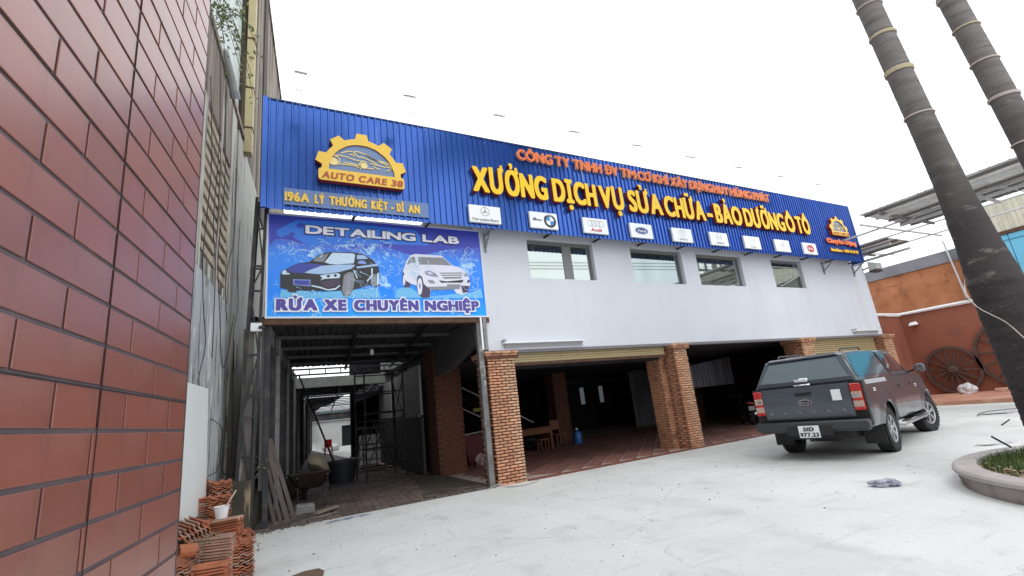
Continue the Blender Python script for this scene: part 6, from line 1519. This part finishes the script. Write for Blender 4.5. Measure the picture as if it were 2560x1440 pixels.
# debris scatter
def scatter(name, label, cat, n, fx, fy, size, m, seed, z=.0, par=None):
    r = random.Random(seed); b = MB()
    for k in range(n):
        x, y = fx(r), fy(r); s = size * r.uniform(.4,1.3); a = r.uniform(0, PI); c, s_ = math.cos(a)*s, math.sin(a)*s; h = s*r.uniform(.2,.6)
        b.hexa([(x-c,y-s_,z),(x+s_*.6,y-c*.6,z),(x+c,y+s_,z),(x-s_*.6,y+c*.6,z),(x-c*.7,y-s_*.7,z+h),(x+s_*.4,y-c*.4,z+h),(x+c*.7,y+s_*.7,z+h*.8),(x-s_*.4,y+c*.4,z+h)])
    o = b.build(name, m); return tag(o, label, cat, kind='stuff')
scatter('rubble', 'loose rubble at the foot of the low mossy wall', 'rubble', 240, lambda r: r.gauss(.35,.4), lambda r: r.uniform(8.9,9.7), .035, mat('rubble_mix', (.16,.13,.115), .9, var=.5, vscale=20), 1)
scatter('debris', 'small debris over the car wash lane floor', 'debris', 420, lambda r: r.uniform(.5,4.0), lambda r: r.uniform(10.2,22), .06, mat('debris_mix', (.20,.17,.155), .9, var=.5, vscale=10), 2, .01)
scatter('ground_crumbs', 'dark leaf scraps and crumbs scattered on the pale concrete', 'litter', 130, lambda r: r.uniform(-.1,9), lambda r: r.uniform(3.5,8.8), .013, mat('crumb_dark', (.10,.09,.075), .9), 6, .001)
scatter('wall_foot_litter', 'small broken bits beside the roof tile stacks', 'litter', 60, lambda r: r.gauss(.02,.16), lambda r: r.uniform(7.6,9.0), .022, mat('bits_mix', (.28,.20,.17), .9, var=.6, vscale=30), 8, .001)
tag(MB().tube(smooth([(3.9,8.85,.02),(4.1,8.7,.10),(4.25,8.8,.02),(4.5,8.6,.015),(4.9,8.72,.012),(5.1,8.95,.01)]), .012, 5).build('wire_offcut', mat('wire_pale', (.4,.4,.38), .6)), 'tangled pale wire offcut at the foot of the first brick pillar', 'wire')
blobs = [('crumpled_wrapper','crumpled white and violet plastic wrapper lying on the concrete',6.95,3.55,.12,.07,.045,mat('wrapper', (.50,.50,.58), .3, var=.5, vscale=14, col2=(.10,.10,.16)),21),
 ('paper_scrap','flattened pale scrap with a dark tip near the palm',10.9,3.72,.22,.06,.02,BAG,22), ('flat_rag','flat white rag on the ground between truck and platform',17.0,5.4,.4,.18,.02,BAG,23)]
for nm, lab, x, y, a, b2, c, m, sd_ in blobs: o = blob(nm, lab, 'litter', x, y, 0, a, b2, c, m, sd_, amp=.8); o.rotation_euler = (0,0,-.7)
tag(MB().tube(smooth([(16.2,5.7,.01),(17.4,5.9,.01),(18.4,5.2,.01),(18.6,4.6,.01),(17.6,4.9,.01),(16.9,5.5,.01)]), .02, 5).build('hose', mat('hose_grey', (.22,.22,.21), .6)), 'thin grey hose looped on the ground before the platform', 'hose')
tag(MB().tube([(13.9,4.55,.01),(15.0,4.75,.01)], .014, 5).build('straight_stick', PBD), 'straight dark stick on the ground right of the truck', 'stick')
# dark patch and blue paint mark on the concrete, thin sheets with their own outline
def patch(name, P, z, m, par=None): 
    b = MB(); b.face([(x, y, z) for x, y in P]); o = b.build(name, m, par); return o
gd = bpy.data.objects['ground']
patch('brown_patch', [(.36,6.0),(.50,6.08),(.64,6.06),(.68,5.9),(.62,5.6),(.40,5.5),(.33,5.8)], .004, mat('brown_patch', (.16,.105,.07), .8, var=.2, vscale=5), gd)
b = MB(); r = random.Random(4)
for k in range(26):
    x = 1.0 + r.uniform(0,.62); y = 8.72 + (x-1.0)*.12 + r.gauss(0,.045); L = r.uniform(.05,.2)
    b.face([(x,y,.004+k*.00005),(x+L,y+.03,.004+k*.00005),(x+L*.9,y+.045,.004+k*.00005),(x+.01,y+.02,.004+k*.00005)])
b.build('blue_paint_marks', mat('blue_paint', (.13,.24,.40), .7, var=.3, vscale=6), gd)
# ------------------------------------------------------------ roof tile stacks
RT = mat('roof_tile_clay', (.43,.145,.07), .85, var=.2, vscale=6, rnd=.22, dirt=(.26,.10,.06), dscale=5, bump=.3, bscale=30)
RTP = mat('roof_tile_pale', (.46,.27,.20), .9, var=.25, vscale=6, rnd=.2, dirt=(.30,.20,.16), dscale=5, bump=.3, bscale=30)
def tile_mesh(m, L=.36, w_=.22):
    b = MB(); prof = [(-w_/2,.024),(-w_/2+.02,.026),(-w_/2+.035,.004),(-.03,0),(-.015,.020),(.015,.020),(.03,0),(w_/2-.045,.002),(w_/2-.02,.022),(w_/2,.006)]
    th = .013
    for (xa, za), (xb, zb) in zip(prof[:-1], prof[1:]):
        b.hexa([(xa,-L/2,za),(xb,-L/2,zb),(xb,L/2,zb),(xa,L/2,za),(xa,-L/2,za+th),(xb,-L/2,zb+th),(xb,L/2,zb+th),(xa,L/2,za+th)])
    b.box(-w_/2+.02,w_/2-.02,L/2-.02,L/2,-.012,.0)
    return b.mesh('roof_tile', m)
tma, tmb = tile_mesh(RT), tile_mesh(RTP)
def tstack(x, y, n, yaw, tilt, lab, z0=0.0, me=None, dz=.027, along=(0,0), jit=.05, roll=0.0):
    t = thing('roof_tile_stack', lab, 'roof tiles', (x, y, z0), group='stacks of clay roof tiles by the old wall')
    r = random.Random(int((x*13+y*7+n)*100))
    for k in range(n):
        inst(me or (tma if r.random() < .75 else tmb), 'roof_tile', t, (along[0]*k + r.uniform(-.006,.006), along[1]*k + r.uniform(-.008,.008), .015 + dz*k), (tilt + r.uniform(-jit,jit)*.3, roll + r.uniform(-jit,jit)*.5, yaw + r.uniform(-jit,jit)))
    return t
S_ = [(-.60,7.62,35,.15,.04,'tall orange tile stack at the back against the old wall'),(-.36,7.55,34,.1,.0,'tall orange tile stack at the back beside the mossy wall'),
      (-.62,7.12,29,1.7,.05,'middle height orange tile stack behind the plastic cup'),(-.36,7.14,29,.1,.0,'orange tile stack next to the mossy wall corner'),
      (-.58,6.58,22,1.45,.04,'broad orange tile stack in the middle of the heap'),(-.28,6.62,21,1.3,-.05,'orange tile stack right of the broad middle one'),
      (-.60,6.08,17,.4,.12,'pale edged tile stack in front beside the tiled wall'),(-.34,6.10,18,1.4,.05,'pale edged tile stack at the front of the heap'),
      (-.10,6.28,14,.12,.0,'small tile stack at the right front corner'),(-.11,6.66,15,.2,.05,'small tile stack behind the right front corner'),(-.62,5.55,16,.5,.1,'front tile stack low beside the tiled wall'),(-.36,5.62,12,1.4,.0,'lowest front tile stack in the heap')]
for x, y, n, yw, ti, lab in S_: tstack(x, y, n, yw, ti, lab, me=(tmb if 'pale' in lab else None))
lean = thing('roof_tile_row', 'row of roof tiles standing on edge on top of the tile heap', 'roof tiles', (-.52, 6.25, .50), group='stacks of clay roof tiles by the old wall')
for k in range(7): inst(tmb if k % 3 else tma, 'roof_tile', lean, (-.14 + k*.032, -.12 + k*.02, .05 + .006*k), (.1, .55 + .05*k, .5))
ct_ = MB(); ct_.tube([(-.60,5.80,.47),(-.47,5.86,.45)], .065, 12, caps=False); tag(ct_.build('ridge_tile', RT), 'curved ridge tile lying at the front of the tile heap', 'roof tile')
cup = thing('plastic_cup', 'white plastic cup with a stick standing on the tile heap', 'cup', (-.30, 6.62, .60))
b = MB(); b.lathe([(0,0),(.055,0),(.075,.12),(.08,.125),(.07,.12),(.05,.01),(0,.01)], 16, m=Matrix.Translation((-.30,6.62,.60))); b.build('cup_body', SIGNW, cup)
b = MB(); b.tube([(-.31,6.62,.63),(-.17,6.72,.86)], .008, 5); b.build('stick', mat('stick_pale', (.55,.40,.33), .8), cup)
wd = MB(); r = random.Random(2)
for k in range(60):
    x, y, z = -.45+r.uniform(-.15,.2), 5.95+r.uniform(-.2,.2), .52+r.uniform(-.04,.03); d = r.uniform(0,6.28); wd.tube([(x,y,z),(x+.06*math.cos(d),y+.06*math.sin(d),z+r.uniform(-.02,.04))], .0025, 3)
tag(wd.build('dry_weeds', mat('dry_weed', (.22,.22,.14), .9)), 'small dry weeds caught on the front of the tile heap', 'weeds', kind='stuff')
# plants on the mossy wall top
wd = MB(); r = random.Random(12)
for k in range(260):
    x, y, z = r.uniform(-.1,.22), r.uniform(9.0,10.2), .80+r.uniform(0,.32); a = Vector((r.uniform(-1,1),r.uniform(-1,1),r.uniform(-1,1))).normalized()*.035; b2 = a.cross(Vector((r.uniform(-1,1),1,r.uniform(-1,1)))).normalized()*.018; c = Vector((x,y,z)); wd.face([c-a,c+b2,c+a,c-b2])
tag(wd.build('weeds', mat('dusty_weed', (.12,.115,.08), .9, var=.5, vscale=20)), 'dusty weeds growing on top of the low mossy wall', 'weeds', kind='stuff')
# ------------------------------------------------------------ inside the garage
WDK = mat('desk_wood', (.20,.065,.025), .5, var=.2, vscale=4)
t = thing('desk', 'small brown wooden desk inside behind the first brick pillar', 'desk', (8.1, 14.6, 0))
b = MB(); b.box(7.45,8.95,14.3,14.95,.72,.77); b.build('desk_top', WDK, t, bevel=.006); b = MB(); b.box(8.82,8.9,14.35,14.9,.02,.718); b.build('side_panel', WDK, t); b = MB(); b.box(7.5,7.58,14.35,14.9,.02,.718); b.build('side_panel', WDK, t); b = MB(); b.box(7.58,8.82,14.36,14.39,.56,.717); b.build('drawer_front', WDK, t); 
t = thing('stool', 'low brown stool half under the desk', 'stool', (8.35, 14.2, 0))
b = MB(); b.box(8.2,8.55,14.0,14.28,.38,.41); b.build('seat', WDK, t)
for sx in (8.22,8.50):
    for sy in (14.02,14.24): b = MB(); b.box(sx,sx+.03,sy,sy+.03,.02,.379); b.build('leg', WDK, t)
t = thing('chair', 'brown wooden chair standing right of the desk', 'chair', (9.35, 14.7, 0))
b = MB(); b.box(9.15,9.55,14.5,14.9,.43,.46); b.build('seat', WDK, t)
for sx in (9.16,9.51):
    for sy in (14.51,14.87): b = MB(); b.box(sx,sx+.035,sy,sy+.035,.02,.429 if sy < 14.8 else .95); b.build('leg', WDK, t)
b = MB(); b.box(9.2,9.51,14.88,14.895,.6,.92); b.build('backrest', WDK, t)
t = thing('water_jug', 'blue water jug with a white cap on the garage floor', 'jug', (10.3, 15.0, .02))
b = MB(); b.lathe([(0,.02),(.15,.02),(.155,.05),(.155,.36),(.13,.42),(.05,.46),(.05,.50),(0,.50)], 20, m=Matrix.Translation((10.28,14.9,.0))); b.build('body', mat('jug_blue', (.03,.16,.50), .3), t, smooth='auto'); b = MB(); b.lathe([(0,.50),(.055,.50),(.055,.55),(0,.55)], 12, m=Matrix.Translation((10.28,14.9,.001))); b.build('cap', SIGNW, t)
t = thing('back_door', 'dark double door with two narrow light panes at the back of the garage', 'door', (16.5, 21.9, 0))
b = MB(); b.box(14.9,18.3,22.0,22.06,.02,2.45); b.build('door_leaf', mat('door_dark', (.03,.03,.035), .7), t); b = MB(); b.box(14.6,18.5,22.07,22.12,2.0,2.7); b.build('lintel', mat('lintel_grey', (.10,.10,.11), .9), t)
LP = mat('frosted_light_pane', (.62,.68,.76), .5, emit=(.62,.70,.80,.10))
for x0 in (15.72, 17.02):
    b = MB(); b.box(x0,x0+.26,21.98,21.995,1.33,2.22); b.build('pane', LP, t)
def hang(name, lab, x0, x1, y, z0, z1, m):
    t = thing(name, lab, 'metal sheet', (x0, y, z0), group='grey sheets inside the garage')
    n = int((x1-x0)/.2)
    for k in range(n):
        b = MB(); b.box(x0+k*.2, x0+k*.2+.12, y, y+.02, z0, z1+.02*k); b.box(x0+k*.2+.121, x0+k*.2+.198, y+.03, y+.05, z0, z1+.02*k); b.build('panel', m, t)
GS = mat('inner_sheet', (.30,.30,.33), .6, var=.4, vscale=2, stretch=(3,3,.2))
hang('corrugated_panel', 'tall grey corrugated sheet standing inside the garage left of the middle pillar', 15.85, 17.3, 18.0, .05, 2.6, GS)
hang('corrugated_panel', 'wide dim corrugated sheet hanging in the bay behind the middle pillar', 14.7, 17.2, 13.2, 1.5, 2.35, GS)
# motorbike
mb_ = thing('motorbike', 'dark motorbike parked inside just left of the truck tail lamp', 'motorbike', (15.6, 11.9, 0))
def mwheel(c):
    b = MB(); b.lathe([(.20,-.04),(.26,-.05),(.30,0),(.26,.05),(.20,.04),(.20,-.04)], 24, m=Matrix.Translation(c) @ Euler((0,0,.9)).to_matrix().to_4x4(), axis='y'); w_ = b.build('wheel', RUB, mb_, smooth='auto')
    b = MB(); 
    for k in range(10):
        d = Vector((math.cos(k*PI/5)*math.cos(.9), math.cos(k*PI/5)*math.sin(.9), math.sin(k*PI/5))); b.tube([Vector(c)+d*.03, Vector(c)+d*.21], .006, 4)
    b.build('spokes', RIM, w_)
d9 = Vector((math.cos(.9), math.sin(.9), 0)); c0 = Vector((15.35,11.5,.31)); c1 = c0 + d9*1.22
mwheel(c0); mwheel(c1)
b = MB(); b.tube([c0+Vector((0,0,.0)), c0+d9*.35+Vector((0,0,.18)), c0+d9*.75+Vector((0,0,.35)), c1+Vector((0,0,.42))-d9*.18], .05, 8); b.build('frame', BLK, mb_)
b = MB(); b.hexa([tuple(c0+d9*-.1+Vector((-.1,.1,.42))),tuple(c0+d9*-.1+Vector((.1,-.1,.42))),tuple(c0+d9*.6+Vector((.1,-.1,.38))),tuple(c0+d9*.6+Vector((-.1,.1,.38))),tuple(c0+d9*-.15+Vector((-.08,.08,.54))),tuple(c0+d9*-.15+Vector((.08,-.08,.54))),tuple(c0+d9*.6+Vector((.08,-.08,.50))),tuple(c0+d9*.6+Vector((-.08,.08,.50)))]); b.build('seat', PLAS, mb_, bevel=.03)
b = MB(); b.tube([c0+d9*.35+Vector((.08,-.1,-.02)), c0+d9*-.05+Vector((.1,-.12,.1))], .045, 8); b.build('exhaust', RIM, mb_)
b = MB(); h = c1+Vector((0,0,.72))-d9*.22; s9 = Vector((-d9.y,d9.x,0)); b.tube([h-s9*.33,h,h+s9*.33], .015, 6); b.tube([c1,h], .025, 6); b.build('handlebar', STEELD, mb_)
b = MB(); q = c0-d9*.28+Vector((0,0,.22)); b.hexa([tuple(q-s9*.1),tuple(q+s9*.1),tuple(q+s9*.1+d9*.01),tuple(q-s9*.1+d9*.01),tuple(q-s9*.1+Vector((0,0,.14))),tuple(q+s9*.1+Vector((0,0,.14))),tuple(q+s9*.1+d9*.01+Vector((0,0,.14))),tuple(q-s9*.1+d9*.01+Vector((0,0,.14)))]); b.build('number_plate', mat('dim_plate', (.4,.4,.42), .5), mb_)
b = MB(); b.tube([q+Vector((0,0,.22))-s9*.09, q+Vector((0,0,.24))+s9*.09], .03, 8); b.build('tail_lamp', LRED, mb_)
# stair with rails, seen through the lane side opening
t = thing('staircase', 'dark staircase with pale sloping handrails inside beyond the lane pillar', 'staircase', (6, 14.5, 0))
for k in range(12):
    b = MB(); b.box(8.6-k*.28,8.9-k*.28,14.6,15.6,k*.19,k*.19+.05+.02); b.build('step', DARKR, t)
b = MB(); b.tube([(4.9,14.3,2.72),(8.2,14.3,.95)], .022, 6); b.build('handrail', STEELW, t); b = MB(); b.tube([(4.9,14.3,2.05),(7.0,14.3,.95)], .018, 6); b.build('lower_rail', STEELW, t)
t = tag(MB().box(6.05,6.35,14.26,14.28,1.50,1.60).build('small_sign', mat('tag_yellow', (.30,.34,.05), .5)), 'tiny yellow sign hanging by the staircase handrails', 'sign')
t = thing('red_bin', 'dark red bin under the staircase rails', 'bin', (5.9, 14.0, 0))
b = MB(); b.hexa([(5.5,13.6,.02),(6.3,13.6,.02),(6.3,14.2,.02),(5.5,14.2,.02),(5.4,13.55,.85),(6.45,13.55,.85),(6.45,14.25,.85),(5.4,14.25,.85)]); b.build('body', mat('bin_red', (.11,.012,.018), .6), t); b = MB(); b.bar((5.38,13.52,.87),(6.47,13.52,.95),.03); b.build('rim', STEEL, t)
blob('carrier_bag', 'white carrier bag standing on the floor before the red bin', 'bag', 4.98, 13.3, .02, .13, .11, .22, mat('bag_white', (.62,.62,.60), .5), 31, amp=.25)
blob('red_bundle', 'small red and white bundle right of the white carrier bag', 'bundle', 5.62, 12.9, .02, .16, .12, .17, mat('bundle_red', (.28,.10,.10), .7, col2=(.45,.40,.40), vscale=10), 32, amp=.5)
blob('dark_bundle', 'dark heap of cloth behind the white carrier bag', 'bundle', 5.0, 13.8, .02, .3, .2, .28, mat('bundle_dark', (.04,.03,.03), .9), 33, amp=.4)
# hanging bulb in the lane
t = thing('hanging_bulb', 'unlit bulb hanging from the lane roof', 'lamp', (2.35, 11.2, 3.3))
b = MB(); b.tube([(2.35,11.2,3.38),(2.35,11.2,3.12)], .006, 4); b.build('flex', CAB, t); b = MB(); b.lathe([(0,0),(.04,.02),(.045,.09),(.025,.14),(0,.14)], 12, m=Matrix.Translation((2.35,11.2,2.98))); b.build('bulb', SIGNW, t, smooth='auto')
t = thing('blue_tarp', 'crumpled bright blue sheet on the lane floor by the left wall', 'tarp', (2.0, 19.6, 0))
b = MB()
for i in range(8):
    for j in range(3):
        def T(i, j): return (1.55 + i*.13 + j*.02, 19.2 + j*.25, .02 + .04*abs(math.sin(i*1.7+j)))
        b.face([T(i,j),T(i+1,j),T(i+1,j+1),T(i,j+1)])
b.build('sheet', mat('tarp_blue', (.01,.05,.45), .5), t)
t = thing('red_chair', 'small red plastic chair near the far end of the lane', 'chair', (3.9, 33, 0))
b = MB(); b.box(3.9,4.35,33,33.45,.42,.46); b.build('seat', LRED, t); b = MB(); b.box(3.9,4.35,33.46,33.5,.42,.9); b.build('backrest', LRED, t)
for sx in (3.9,4.31):
    for sy in (33,33.45): b = MB(); b.box(sx,sx+.04,sy,sy+.04,.01,.419); b.build('leg', LRED, t)
# ------------------------------------------------------------ utility pole behind the camera, mirrored in the third window
t = thing('utility_pole', 'concrete power pole with cross arms and transformers, mirrored in a window', 'utility pole', (28.2, -3.0, 0))
PC_ = mat('pole_concrete', (.16,.16,.16), .9); 
b = MB(); b.tube([(28.2,-3,0),(28.2,-3,11.5)], [.26,.17], 10); b.build('pole', PC_, t)
for z in (9.3, 7.9):
    b = MB(); b.box(26.5,29.9,-3.25,-3.1,z,z+.14); b.build('cross_arm', STEELD, t)
for k, x in enumerate((26.7,27.5,29.1,29.8)):
    b = MB(); b.tube([(x,-3.17,9.4),(x,-3.17,9.9)], .09, 8); b.build('insulator', STEELD, t); b = MB(); b.box(x-.13,x+.13,-3.35,-3.2,8.4,8.95); b.bar((x,-3.2,8.95),(x,-3.2,9.3),.06); b.build('fuse_switch', STEELD, t)
    b = MB(); b.tube(smooth([(x,-3.3,8.4),(x-.2,-3.3,7.8),(x+.25,-3.3,7.3),(x+.1,-3.2,6.6)]), .025, 5); b.build('drop_wire', CAB, t)
for k in range(5):
    y = -3.1; z = 9.85 - (0 if k < 3 else 2.6) - .22*(k % 3); b = MB(); b.tube([(-60,-3.6+.2*k,z-.5),(0,-3.5+.2*k,z-1.1),(28.2,-3.1,z)], .02, 4); b.tube([(28.2,-3.1,z),(60,-3.2,z-.6)], .02, 4); b.build('power_line', CAB, t)
